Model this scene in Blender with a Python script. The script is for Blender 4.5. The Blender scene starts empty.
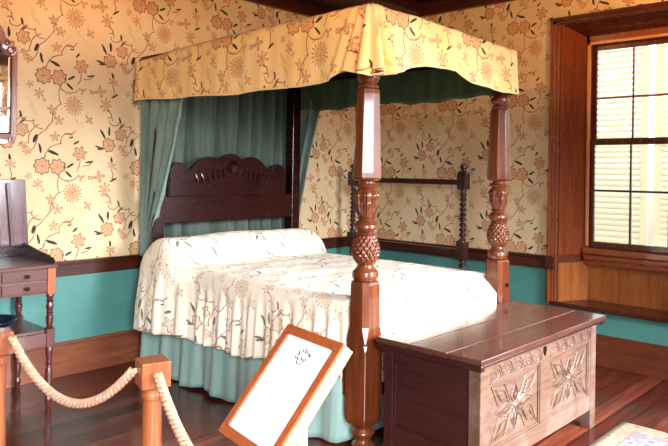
import bpy, bmesh, math, random
from mathutils import Vector, Matrix, Euler
random.seed(7)
PI = math.pi
sc = bpy.context.scene
COL = sc.collection

# ------------------------------------------------------------------ colours / node helpers
def lin(c):
    c /= 255.0
    return c/12.92 if c <= 0.04045 else ((c+0.055)/1.055)**2.4
def rgb(r, g, b): return (lin(r), lin(g), lin(b), 1.0)

class NT:
    """tiny helper to write node trees"""
    def __init__(s, tree): s.t = tree; s.n = tree.nodes; s.l = tree.links
    def node(s, typ, **kw):
        n = s.n.new(typ)
        for k, v in kw.items(): setattr(n, k, v)
        return n
    def put(s, sock, v):
        if isinstance(v, bpy.types.NodeSocket): s.l.new(v, sock)
        elif v is not None: sock.default_value = v
    def m(s, op, a, b=None, c=None, clamp=False):
        n = s.node('ShaderNodeMath', operation=op); n.use_clamp = clamp
        s.put(n.inputs[0], a)
        if b is not None: s.put(n.inputs[1], b)
        if c is not None: s.put(n.inputs[2], c)
        return n.outputs[0]
    def v(s, op, a, b=None, c=None):
        n = s.node('ShaderNodeVectorMath', operation=op)
        s.put(n.inputs[0], a)
        if b is not None: s.put(n.inputs[1], b)
        if c is not None: s.put(n.inputs[2], c)
        return n.outputs['Value'] if op in ('LENGTH', 'DISTANCE', 'DOT_PRODUCT') else n.outputs['Vector']
    def mix(s, f, a, b, mode='MIX'):
        n = s.node('ShaderNodeMix', data_type='RGBA', blend_type=mode)
        s.put(n.inputs[0], f); s.put(n.inputs[6], a); s.put(n.inputs[7], b)
        return n.outputs[2]
    def ramp(s, f, stops, interp='LINEAR'):
        n = s.node('ShaderNodeValToRGB'); cr = n.color_ramp; cr.interpolation = interp
        while len(cr.elements) < len(stops): cr.elements.new(0.5)
        for e, (p, c) in zip(cr.elements, stops): e.position = p; e.color = c if len(c) == 4 else (*c, 1)
        s.put(n.inputs[0], f); return n.outputs[0]
    def noise(s, vec, scale, detail=3, rough=0.5, dist=0.0):
        n = s.node('ShaderNodeTexNoise'); s.put(n.inputs['Vector'], vec)
        n.inputs['Scale'].default_value = scale; n.inputs['Detail'].default_value = detail
        n.inputs['Roughness'].default_value = rough; n.inputs['Distortion'].default_value = dist
        return n.outputs[0]
    def mapping(s, vec, loc=(0,0,0), rot=(0,0,0), scale=(1,1,1), typ='POINT'):
        n = s.node('ShaderNodeMapping', vector_type=typ); s.put(n.inputs[0], vec)
        n.inputs[1].default_value = loc; n.inputs[2].default_value = rot; n.inputs[3].default_value = scale
        return n.outputs[0]
    def bump(s, h, strength=0.3, dist=0.01):
        n = s.node('ShaderNodeBump'); s.put(n.inputs['Height'], h)
        n.inputs['Strength'].default_value = strength; n.inputs['Distance'].default_value = dist
        return n.outputs[0]

def new_mat(name):
    mt = bpy.data.materials.new(name); mt.use_nodes = True
    nt = NT(mt.node_tree); b = mt.node_tree.nodes['Principled BSDF']
    return mt, nt, b
def coords(nt, which='Object'):
    return nt.node('ShaderNodeTexCoord').outputs[which]

def wood(name, dark, light, axis='Z', scale=1.0, rough=0.3, spec=0.5, coat=0.0, knots=0.0, bump=0.15, contrast=(0.3, 0.75), wear=None):
    mt, nt, b = new_mat(name)
    co = coords(nt)
    st = {'X': (0.7, 9, 9), 'Y': (9, 0.7, 9), 'Z': (9, 9, 0.7)}[axis]
    p = nt.mapping(co, scale=tuple(a*scale for a in st))
    g = nt.noise(p, 3.0, 5, 0.6, 0.6)
    fine = nt.noise(nt.mapping(co, scale=tuple(a*scale*6 for a in st)), 4.0, 3, 0.6)
    f = nt.m('MULTIPLY_ADD', fine, 0.35, nt.m('MULTIPLY', g, 0.75))
    c = nt.ramp(f, [(contrast[0], dark), (contrast[1], light)])
    if wear is not None:
        wn = nt.noise(co, 2.5, 5, 0.65)
        c = nt.mix(nt.ramp(wn, [(0.5, (0,0,0,1)), (0.68, (wear[1],)*3+(1,))]), c, wear[0])
    nt.put(b.inputs['Base Color'], c)
    rr = nt.m('MULTIPLY_ADD', fine, 0.25, rough-0.1)
    nt.put(b.inputs['Roughness'], rr)
    b.inputs['Specular IOR Level'].default_value = spec
    b.inputs['Coat Weight'].default_value = coat; b.inputs['Coat Roughness'].default_value = 0.08
    nt.put(b.inputs['Normal'], nt.bump(f, bump, 0.004))
    return mt

def plain(name, c, rough=0.5, metal=0.0, spec=0.5, var=0.08, nscale=8, bump=0.0, coat=0.0):
    mt, nt, b = new_mat(name); co = coords(nt)
    n = nt.noise(co, nscale, 4, 0.6)
    d = tuple(x*(1-var*2) for x in c[:3])+(1,); l = tuple(min(1, x*(1+var*2)) for x in c[:3])+(1,)
    nt.put(b.inputs['Base Color'], nt.ramp(n, [(0.3, d), (0.7, l)]))
    b.inputs['Roughness'].default_value = rough; b.inputs['Metallic'].default_value = metal
    b.inputs['Specular IOR Level'].default_value = spec; b.inputs['Coat Weight'].default_value = coat
    if bump: nt.put(b.inputs['Normal'], nt.bump(nt.noise(co, nscale*12, 3), bump, 0.002))
    return mt

# ------------------------------------------------------------------ floral pattern (shared node group)
TW, TH = 0.78, 0.68
# motifs in metres (x along the wall, z up): x, z, radius, petals, lobe depth, squash
FLOWERS = [(-3.48, 2.292, 0.0672, 8, 0.1, 1), (-3.365, 2.289, 0.0651, 7, 0.1, 0.95), (-2.956, 2.47, 0.0588, 7, 0.1, 1), (-2.852, 2.559, 0.0546, 6, 0.12, 1), (-3.247, 2.085, 0.0798, 17, 0.26, 0.9), (-3.193, 2.395, 0.0588, 6, 0.2, 1), (-3.51, 2.157, 0.042, 6, 0.34, 0.9), (-3.36, 1.962, 0.0399, 5, 0.32, 1), (-3.388, 1.838, 0.0399, 5, 0.3, 0.9), (-3.412, 2.04, 0.042, 5, 0.25, 0.8), (-3.181, 2.207, 0.0315, 3, 0.4, 1), (-3.031, 2.216, 0.0462, 4, 0.3, 1), (-3.102, 2.204, 0.0189, 2, 0.4, 2.2), (-2.984, 2.112, 0.0567, 7, 0.32, 0.9), (-2.925, 2.303, 0.042, 6, 0.3, 0.9), (-3.122, 1.983, 0.0315, 4, 0.3, 1.3), (-3.473, 2.11, 0.0168, 4, 0.3, 1), (-2.838, 2.445, 0.0357, 5, 0.3, 0.9), (-2.798, 2.217, 0.0294, 5, 0.35, 0.9), (-3.593, 1.722, 0.0336, 5, 0.3, 0.9)]
ARCS = [((-3.354, 2.218), (-3.346, 2.091), -0.0126), ((-3.346, 2.091), (-3.407, 1.959), -0.0252), ((-3.407, 1.959), (-3.518, 1.839), 0.0084), ((-3.518, 1.839), (-3.58, 1.712), 0.0168), ((-3.729, 1.976), (-3.645, 1.98), -0.0294), ((-3.645, 1.98), (-3.549, 1.949), -0.0168), ((-3.549, 1.949), (-3.489, 1.893), -0.021), ((-3.462, 1.686), (-3.346, 1.786), 0.0252), ((-3.346, 1.786), (-3.31, 1.862), 0.0126), ((-3.31, 1.862), (-3.233, 1.891), -0.0168), ((-2.96, 2.06), (-2.936, 2.013), 0.0126), ((-3.192, 2.341), (-3.218, 2.254), 0.0084), ((-2.959, 2.012), (-2.924, 1.992), 0.0105), ((-3.412, 2.04), (-3.36, 1.962), -0.0105), ((-3.31, 1.862), (-3.254, 1.853), 0.0105), ((-2.983, 2.069), (-2.936, 2.018), 0.0168), ((-2.732, 1.92), (-2.802, 1.783), -0.0252), ((-3.165, 2.297), (-3.089, 2.336), -0.0126), ((-3.354, 2.218), (-3.217, 2.207), -0.0336), ((-3.458, 2.365), (-3.532, 2.326), 0.0126), ((-3.031, 2.216), (-3.102, 2.204), 0.001), ((-2.924, 2.259), (-2.921, 2.194), 0.0063), ((-3.644, 1.927), (-3.603, 1.969), 0.0084)]
DLEAF = [(-3.498, 2.425, 0.042, 0.0105, 103), (-3.398, 2.394, 0.0504, 0.0126, -23), (-3.268, 2.298, 0.0357, 0.0105, 29), (-3.279, 2.23, 0.0378, 0.0105, -44), (-3.113, 2.329, 0.0357, 0.0073, 13), (-2.911, 2.19, 0.0357, 0.0084, 33), (-3.007, 1.878, 0.0504, 0.0105, -59), (-2.952, 1.901, 0.042, 0.0105, 91), (-3.04, 2.452, 0.0315, 0.0084, -17), (-3.023, 1.757, 0.0315, 0.0084, 6), (-3.264, 1.838, 0.0189, 0.0063, 11), (-3.622, 1.944, 0.0252, 0.0063, 41), (-2.93, 2.35, 0.0315, 0.0105, 101), (-2.861, 1.997, 0.0273, 0.0084, -69), (-3.314, 2.28, 0.021, 0.0063, 71), (-3.221, 1.798, 0.0273, 0.0084, 41), (-2.755, 1.818, 0.0378, 0.0147, 71), (-3.632, 1.78, 0.0168, 0.0063, 1)]
LLEAF = [(-3.22, 1.966, 0.042, 0.0105, -59), (-3.176, 1.937, 0.042, 0.0084, -69), (-3.56, 2.037, 0.0462, 0.0105, -54), (-3.531, 2.011, 0.0336, 0.0084, -59), (-2.791, 2.091, 0.0504, 0.0105, -57), (-3.117, 2.282, 0.0294, 0.0084, 31), (-3.291, 2.179, 0.0294, 0.0084, 36), (-3.573, 2.211, 0.0252, 0.0063, 21), (-3.139, 2.035, 0.0252, 0.0084, 71), (-2.966, 2.385, 0.0252, 0.0084, -9)]

def make_pattern_group():
    g = bpy.data.node_groups.new('floral_pattern', 'ShaderNodeTree')
    g.interface.new_socket('Vector', in_out='INPUT', socket_type='NodeSocketVector')
    for o in ('Flower', 'Stem', 'DarkLeaf', 'PaleLeaf'):
        g.interface.new_socket(o, in_out='OUTPUT', socket_type='NodeSocketFloat')
    nt = NT(g); gi = nt.node('NodeGroupInput'); go = nt.node('NodeGroupOutput')
    P = gi.outputs[0]
    def wrapc(c):
        return nt.v('WRAP', P, (c[0]+TW/2, c[1]+TH/2, 1), (c[0]-TW/2, c[1]-TH/2, -1))
    acc = None
    for i, (x, y, r, n, dep, sq) in enumerate(FLOWERS):
        c = (x, y); w = wrapc(c)
        loc = nt.mapping(w, (c[0], c[1], 0), (0, 0, i*1.3), (r, r*sq, 1), 'TEXTURE')
        L = nt.v('LENGTH', loc)
        sp = nt.node('ShaderNodeSeparateXYZ'); nt.put(sp.inputs[0], loc)
        a = nt.m('ARCTAN2', sp.outputs[1], sp.outputs[0])
        cs = nt.m('COSINE', nt.m('MULTIPLY', a, float(n)))
        t = nt.m('DIVIDE', L, nt.m('MULTIPLY_ADD', cs, dep, 1-dep))
        acc = t if acc is None else nt.m('MINIMUM', acc, t)
    nt.put(go.inputs[0], acc)
    acc = None
    for A, B, h in ARCS:
        A = Vector(A); B = Vector(B)
        M = (A+B)/2; d = B-A; half = d.length/2; nrm = Vector((-d.y, d.x)).normalized()
        R = (half*half+h*h)/(2*abs(h)); top = M+nrm*h; cen = top-nrm*math.copysign(R, h)
        w = wrapc((M.x, M.y))
        e = nt.m('ABSOLUTE', nt.m('SUBTRACT', nt.v('DISTANCE', w, (cen.x, cen.y, 0)), R))
        e = nt.m('MAXIMUM', e, nt.m('SUBTRACT', nt.v('DISTANCE', w, (M.x, M.y, 0)), half+0.002))
        acc = e if acc is None else nt.m('MINIMUM', acc, e)
    nt.put(go.inputs[1], acc)
    for k, lst in ((2, DLEAF), (3, LLEAF)):
        acc = None
        for x, y, a, b, ang in lst:
            c = (x, y); w = wrapc(c)
            loc = nt.mapping(w, (c[0], c[1], 0), (0, 0, math.radians(ang)), (a, b, 1), 'TEXTURE')
            L = nt.v('LENGTH', loc)
            acc = L if acc is None else nt.m('MINIMUM', acc, L)
        nt.put(go.inputs[k], acc)
    return g
PG = make_pattern_group()

def floral(name, ground, petal, line, stem, dleaf, pleaf, rough=0.85, weave=0.15, scale=1.0, off=(0,0,0), ground2=None, rot=0.0, strength=1.0, sheen=0.0, fill=0.85):
    mt, nt, b = new_mat(name)
    uv = nt.node('ShaderNodeUVMap').outputs[0]
    # z must be 0 for the 2-D distances
    wob = nt.node('ShaderNodeTexNoise'); nt.put(wob.inputs['Vector'], uv); wob.inputs['Scale'].default_value = 22; wob.inputs['Detail'].default_value = 2
    ww = nt.v('MULTIPLY', nt.v('SUBTRACT', wob.outputs['Color'], (0.5, 0.5, 0.5)), (0.016, 0.016, 0))
    p = nt.v('ADD', nt.mapping(uv, off, (0, 0, rot), (scale, scale, 0)), ww)
    G = nt.node('ShaderNodeGroup'); G.node_tree = PG; nt.put(G.inputs[0], p)
    Fl, St, DL, PL = G.outputs
    g0 = ground
    if ground2: g0 = nt.mix(nt.ramp(nt.noise(uv, 3.0, 4), [(0.35, (0,0,0,1)), (0.65, (1,1,1,1))]), ground, ground2)
    def k(x): return nt.m('MULTIPLY', x, strength)
    c = nt.mix(k(nt.ramp(PL, [(0.85, (.75,)*3+(1,)), (1.0, (0,0,0,1))])), g0, pleaf)
    c = nt.mix(k(nt.ramp(nt.m('MULTIPLY', St, 100), [(0.26, (1,1,1,1)), (0.40, (0,0,0,1))])), c, stem)
    c = nt.mix(k(nt.ramp(DL, [(0.85, (1,1,1,1)), (1.0, (0,0,0,1))])), c, dleaf)
    pl_ = nt.mix(0.15, ground, petal); petal = nt.mix(fill, ground, petal)
    rings = nt.ramp(nt.m('MULTIPLY', Fl, 0.9), [(0.0, (1,1,1,1)), (0.14, (1,1,1,1)), (0.18, (0,0,0,1)), (0.30, (0,0,0,1)), (0.34, (.8,.8,.8,1)), (0.39, (0,0,0,1)), (0.53, (0,0,0,1)), (0.57, (.8,.8,.8,1)), (0.62, (0,0,0,1))])
    fc = nt.mix(rings, petal, line)
    n2 = nt.ramp(nt.noise(uv, 110, 2), [(0.42, (0,0,0,1)), (0.58, (1,1,1,1))])
    fc = nt.mix(nt.m('MULTIPLY', n2, 0.8), fc, pl_)
    fc = nt.mix(nt.ramp(nt.m('MULTIPLY', Fl, 0.9), [(0.76, (0,0,0,1)), (0.81, (1,1,1,1))]), fc, line)
    c = nt.mix(k(nt.ramp(nt.m('MULTIPLY', Fl, 0.9), [(0.89, (1,1,1,1)), (0.93, (0,0,0,1))])), c, fc)
    nt.put(b.inputs['Base Color'], c)
    b.inputs['Roughness'].default_value = rough; b.inputs['Specular IOR Level'].default_value = 0.2
    b.inputs['Sheen Weight'].default_value = sheen
    nt.put(b.inputs['Normal'], nt.bump(nt.noise(uv, 160, 2), weave, 0.002))
    return mt

M = {}
M['wallpaper'] = floral('wallpaper', rgb(224,202,164), rgb(190,120,70), rgb(138,70,40), rgb(138,80,54), rgb(50,54,46), rgb(196,188,130), 0.75, 0.05, ground2=rgb(216,190,148))
M['canopy'] = floral('canopy_fabric', rgb(240,216,158), rgb(202,134,78), rgb(152,76,44), rgb(160,80,46), rgb(64,62,48), rgb(206,184,100), 0.9, 0.25, off=(0.13, 0.47, 0), ground2=rgb(238,206,134), sheen=0.1)
M['spread'] = floral('bedspread_fabric', rgb(240,230,208), rgb(206,176,144), rgb(146,102,76), rgb(160,114,92), rgb(92,98,84), rgb(208,204,176), 0.9, 0.25, scale=1.0, off=(0.3, 0.2, 0), ground2=rgb(236,226,204), sheen=0.1, strength=0.95, fill=0.6)

def fabric(name, c1, c2, rough=0.9):
    mt, nt, b = new_mat(name)
    co = coords(nt)
    c = nt.ramp(nt.noise(nt.mapping(co, scale=(6, 6, 0.8)), 2.0, 4), [(0.3, c1), (0.7, c2)])
    nt.put(b.inputs['Base Color'], c); b.inputs['Roughness'].default_value = rough
    b.inputs['Specular IOR Level'].default_value = 0.15; b.inputs['Sheen Weight'].default_value = 0.15
    nt.put(b.inputs['Normal'], nt.bump(nt.noise(co, 260, 2), 0.2, 0.001))
    return mt
M['teal_cloth'] = fabric('teal_linen', rgb(92,114,104), rgb(122,144,134))
M['skirt_cloth'] = fabric('pale_teal_linen', rgb(120,152,144), rgb(146,174,165))
M['lining'] = fabric('green_lining', rgb(50,68,46), rgb(74,92,64))
M['drape'] = fabric('grey_green_drape', rgb(60,70,62), rgb(86,98,88))
M['sheet'] = fabric('white_sheet', rgb(225,220,208), rgb(235,230,220))
M['ticking'] = fabric('mattress_ticking', rgb(200,192,175), rgb(214,206,190))

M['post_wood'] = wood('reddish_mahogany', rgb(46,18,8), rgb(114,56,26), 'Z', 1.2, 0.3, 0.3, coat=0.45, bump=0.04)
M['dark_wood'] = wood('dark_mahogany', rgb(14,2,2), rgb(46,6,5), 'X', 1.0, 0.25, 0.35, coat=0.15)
M['rail_wood'] = wood('dark_brown_trim_x', rgb(36,13,9), rgb(78,34,20), 'X', 1.0, 0.3, 0.5, coat=0.2)
M['rail_wood_y'] = wood('dark_brown_trim_y', rgb(40,15,11), rgb(82,36,22), 'Y', 1.0, 0.3, 0.5, coat=0.2)
M['base_x'] = wood('brown_skirting_x', rgb(88,44,28), rgb(140,80,52), 'X', 1.4, 0.35, 0.5, coat=0.2)
M['base_y'] = wood('brown_skirting_y', rgb(64,28,16), rgb(112,56,32), 'Y', 1.4, 0.35, 0.5, coat=0.2)
M['win_wood'] = wood('window_oak', rgb(88,32,14), rgb(150,74,34), 'Z', 1.2, 0.28, 0.6, coat=0.4)
M['win_dark'] = wood('window_dark_oak', rgb(44,12,8), rgb(96,34,18), 'Z', 1.2, 0.25, 0.6, coat=0.4)
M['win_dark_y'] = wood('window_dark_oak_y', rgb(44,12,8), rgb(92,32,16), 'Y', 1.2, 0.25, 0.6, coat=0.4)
M['win_wood_y'] = wood('window_oak_y', rgb(100,40,18), rgb(160,82,40), 'Y', 1.2, 0.28, 0.6, coat=0.4)
M['panel_wood'] = wood('figured_panel', rgb(96,42,16), rgb(182,110,52), 'Z', 0.8, 0.3, 0.5, coat=0.4, contrast=(0.25, 0.8))
M['towel_wood'] = wood('black_brown_wood', rgb(30,10,10), rgb(66,26,22), 'Z', 1.2, 0.3, 0.5, coat=0.3)
M['chest_top'] = wood('chest_lid_oak', rgb(48,25,22), rgb(88,54,46), 'X', 1.0, 0.17, 0.6, coat=0.35)
M['chest_end'] = wood('chest_shaded_oak', rgb(26,9,10), rgb(56,22,22), 'Y', 1.2, 0.34, 0.5, coat=0.1)  # chest oak with the shade of the ends put into its colour
M['chest_front'] = wood('chest_lit_worn_oak', rgb(56,36,28), rgb(104,78,62), 'X', 1.2, 0.42, 0.4, wear=(rgb(128,108,102), 0.5))  # same oak, paler for the light on the front, with worn patches
M['washstand'] = wood('washstand_wood', rgb(58,27,22), rgb(98,52,42), 'X', 1.2, 0.3, 0.5, coat=0.3)
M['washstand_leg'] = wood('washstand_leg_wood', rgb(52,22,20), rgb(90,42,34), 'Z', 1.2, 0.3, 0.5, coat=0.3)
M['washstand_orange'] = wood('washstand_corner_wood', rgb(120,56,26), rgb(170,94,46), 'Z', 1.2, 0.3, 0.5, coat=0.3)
M['lid_wood'] = wood('washstand_lid_wood', rgb(70,44,48), rgb(118,88,94), 'Z', 0.9, 0.18, 0.6, coat=0.5)
M['pine'] = wood('honey_pine', rgb(190,112,56), rgb(232,168,100), 'Z', 1.2, 0.35, 0.5, coat=0.25)
M['rope_wood'] = wood('rope_post_wood', rgb(96,46,24), rgb(156,88,48), 'Z', 1.2, 0.35, 0.5, coat=0.25)
M['frame_wood'] = wood('frame_orange_wood', rgb(124,52,22), rgb(174,88,42), 'X', 1.5, 0.35, 0.5, coat=0.2)
M['frame_side'] = wood('frame_pale_wood', rgb(186,132,84), rgb(212,164,116), 'X', 1.5, 0.45, 0.4)
M['teal_paint'] = plain('teal_dado_paint', rgb(74,130,122), 0.5, var=0.05, nscale=3, bump=0.08)
M['ceiling'] = wood('dark_ceiling_boards', rgb(40,14,10), rgb(70,28,18), 'X', 1.0, 0.4, 0.4)
M['plaster'] = plain('cream_plaster', rgb(214,190,150), 0.8, var=0.03)
M['brass'] = plain('brass', rgb(150,110,60), 0.35, 1.0)
M['iron'] = plain('dark_iron', rgb(40,34,32), 0.4, 0.8)
M['paper'] = plain('white_paper', rgb(246,246,248), 0.35, var=0.01)
M['ink'] = plain('blue_grey_ink', rgb(84,84,104), 0.6, var=0.15)
M['faint_ink'] = plain('faint_grey_ink', rgb(240,240,243), 0.6, var=0.02)
M['white_paint'] = plain('white_shutter_paint', rgb(240,238,224), 0.5, var=0.02)
M['basin'] = plain('dark_blue_enamel', rgb(34,40,56), 0.25, 0.2, var=0.1)
M['ground'] = plain('pale_gravel', rgb(205,200,180), 0.9, var=0.1, nscale=30)
# slats : thin painted louvres that glow with daylight
mt, nt, b = new_mat('louver_paint'); b.inputs['Base Color'].default_value = rgb(246,244,228)
b.inputs['Roughness'].default_value = 0.6
tr = nt.node('ShaderNodeBsdfTranslucent'); tr.inputs[0].default_value = rgb(250,246,228)
mx = nt.node('ShaderNodeMixShader'); mx.inputs[0].default_value = 0.6
nt.l.new(b.outputs[0], mx.inputs[1]); nt.l.new(tr.outputs[0], mx.inputs[2])
nt.l.new(mx.outputs[0], mt.node_tree.nodes['Material Output'].inputs[0]); M['louver'] = mt
# window glass : thin pane, mostly clear with a Fresnel sheen
mt, nt, b = new_mat('window_glass')
tp = nt.node('ShaderNodeBsdfTransparent'); tp.inputs[0].default_value = (0.97, 0.98, 0.96, 1)
gl = nt.node('ShaderNodeBsdfGlossy'); gl.inputs['Roughness'].default_value = 0.02
fr = nt.node('ShaderNodeFresnel'); fr.inputs[0].default_value = 1.45
mx = nt.node('ShaderNodeMixShader'); nt.l.new(fr.outputs[0], mx.inputs[0])
nt.l.new(tp.outputs[0], mx.inputs[1]); nt.l.new(gl.outputs[0], mx.inputs[2])
nt.l.new(mx.outputs[0], mt.node_tree.nodes['Material Output'].inputs[0]); M['glass'] = mt
mt, nt, b = new_mat('mirror_glass'); b.inputs['Base Color'].default_value = (0.93, 0.94, 0.93, 1)
b.inputs['Metallic'].default_value = 1; b.inputs['Roughness'].default_value = 0.03
nt.put(b.inputs['Normal'], nt.bump(nt.noise(coords(nt), 3, 2), 0.02, 0.01)); M['mirror'] = mt
# rope
mt, nt, b = new_mat('hemp_rope'); co = coords(nt)
nt.put(b.inputs['Base Color'], nt.ramp(nt.noise(co, 60, 4), [(0.3, rgb(160,114,88)), (0.7, rgb(206,164,134))]))
b.inputs['Roughness'].default_value = 0.85; nt.put(b.inputs['Normal'], nt.bump(nt.noise(co, 300, 3), 0.5, 0.002)); M['rope'] = mt
# floor : boards running along X
mt, nt, b = new_mat('floor_boards'); co = coords(nt)
br = nt.node('ShaderNodeTexBrick'); nt.put(br.inputs['Vector'], co)
br.offset = 0.37; br.inputs['Scale'].default_value = 1; br.inputs['Brick Width'].default_value = 2.9; br.inputs['Row Height'].default_value = 0.135
br.inputs['Mortar Size'].default_value = 0.0035; br.inputs['Mortar Smooth'].default_value = 0.3; br.inputs['Bias'].default_value = 0.0
br.inputs['Color1'].default_value = (0.0, 0.0, 0.0, 1); br.inputs['Color2'].default_value = (1, 1, 1, 1); br.inputs['Mortar'].default_value = (0.5, 0.5, 0.5, 1)
gr = nt.noise(nt.mapping(co, scale=(0.8, 12, 1)), 2.5, 5, 0.6, 0.4)
f = nt.m('ADD', nt.m('MULTIPLY', br.outputs[0], 0.30), nt.m('MULTIPLY', gr, 0.62))
c = nt.ramp(f, [(0.2, rgb(50,18,12)), (0.5, rgb(88,38,26)), (0.85, rgb(134,72,50))])
c = nt.mix(br.outputs['Fac'], c, rgb(22,8,6))
nt.put(b.inputs['Base Color'], c)
nt.put(b.inputs['Roughness'], nt.m('MULTIPLY_ADD', nt.noise(co, 6, 4), 0.25, 0.08))
b.inputs['Specular IOR Level'].default_value = 0.4; b.inputs['Coat Weight'].default_value = 0.1; b.inputs['Coat Roughness'].default_value = 0.1
hh = nt.m('SUBTRACT', nt.m('MULTIPLY', gr, 0.3), br.outputs['Fac'])
nt.put(b.inputs['Normal'], nt.bump(hh, 0.3, 0.004)); M['floor'] = mt
# rug
mt, nt, b = new_mat('rug_weave'); uv = nt.node('ShaderNodeUVMap').outputs[0]
vo = nt.node('ShaderNodeTexVoronoi'); nt.put(vo.inputs['Vector'], uv); vo.inputs['Scale'].default_value = 14
sp = nt.node('ShaderNodeSeparateXYZ'); nt.put(sp.inputs[0], uv)
ed = nt.m('MINIMUM', nt.m('MINIMUM', sp.outputs[0], nt.m('SUBTRACT', 2.2, sp.outputs[0])), nt.m('MINIMUM', sp.outputs[1], nt.m('SUBTRACT', 1.4, sp.outputs[1])))
field = nt.ramp(vo.outputs['Distance'], [(0.2, rgb(88,88,96)), (0.45, rgb(128,126,130)), (0.6, rgb(106,102,108))])
border = nt.ramp(vo.outputs['Distance'], [(0.15, rgb(104,82,66)), (0.4, rgb(146,128,106)), (0.7, rgb(128,108,88))])
isb = nt.ramp(ed, [(0.120, (1,1,1,1)), (0.122, (0,0,0,1))])
c = nt.mix(isb, field, border)
c = nt.mix(nt.ramp(nt.m('ABSOLUTE', nt.m('SUBTRACT', ed, 0.122)), [(0.004, (1,1,1,1)), (0.006, (0,0,0,1))]), c, rgb(120,90,80))
c = nt.mix(nt.ramp(ed, [(0.016, (1,1,1,1)), (0.02, (0,0,0,1))]), c, rgb(158,146,126))
nt.put(b.inputs['Base Color'], c); b.inputs['Roughness'].default_value = 0.95
nt.put(b.inputs['Normal'], nt.bump(nt.noise(uv, 200, 2), 0.5, 0.003)); M['rug'] = mt

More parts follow.
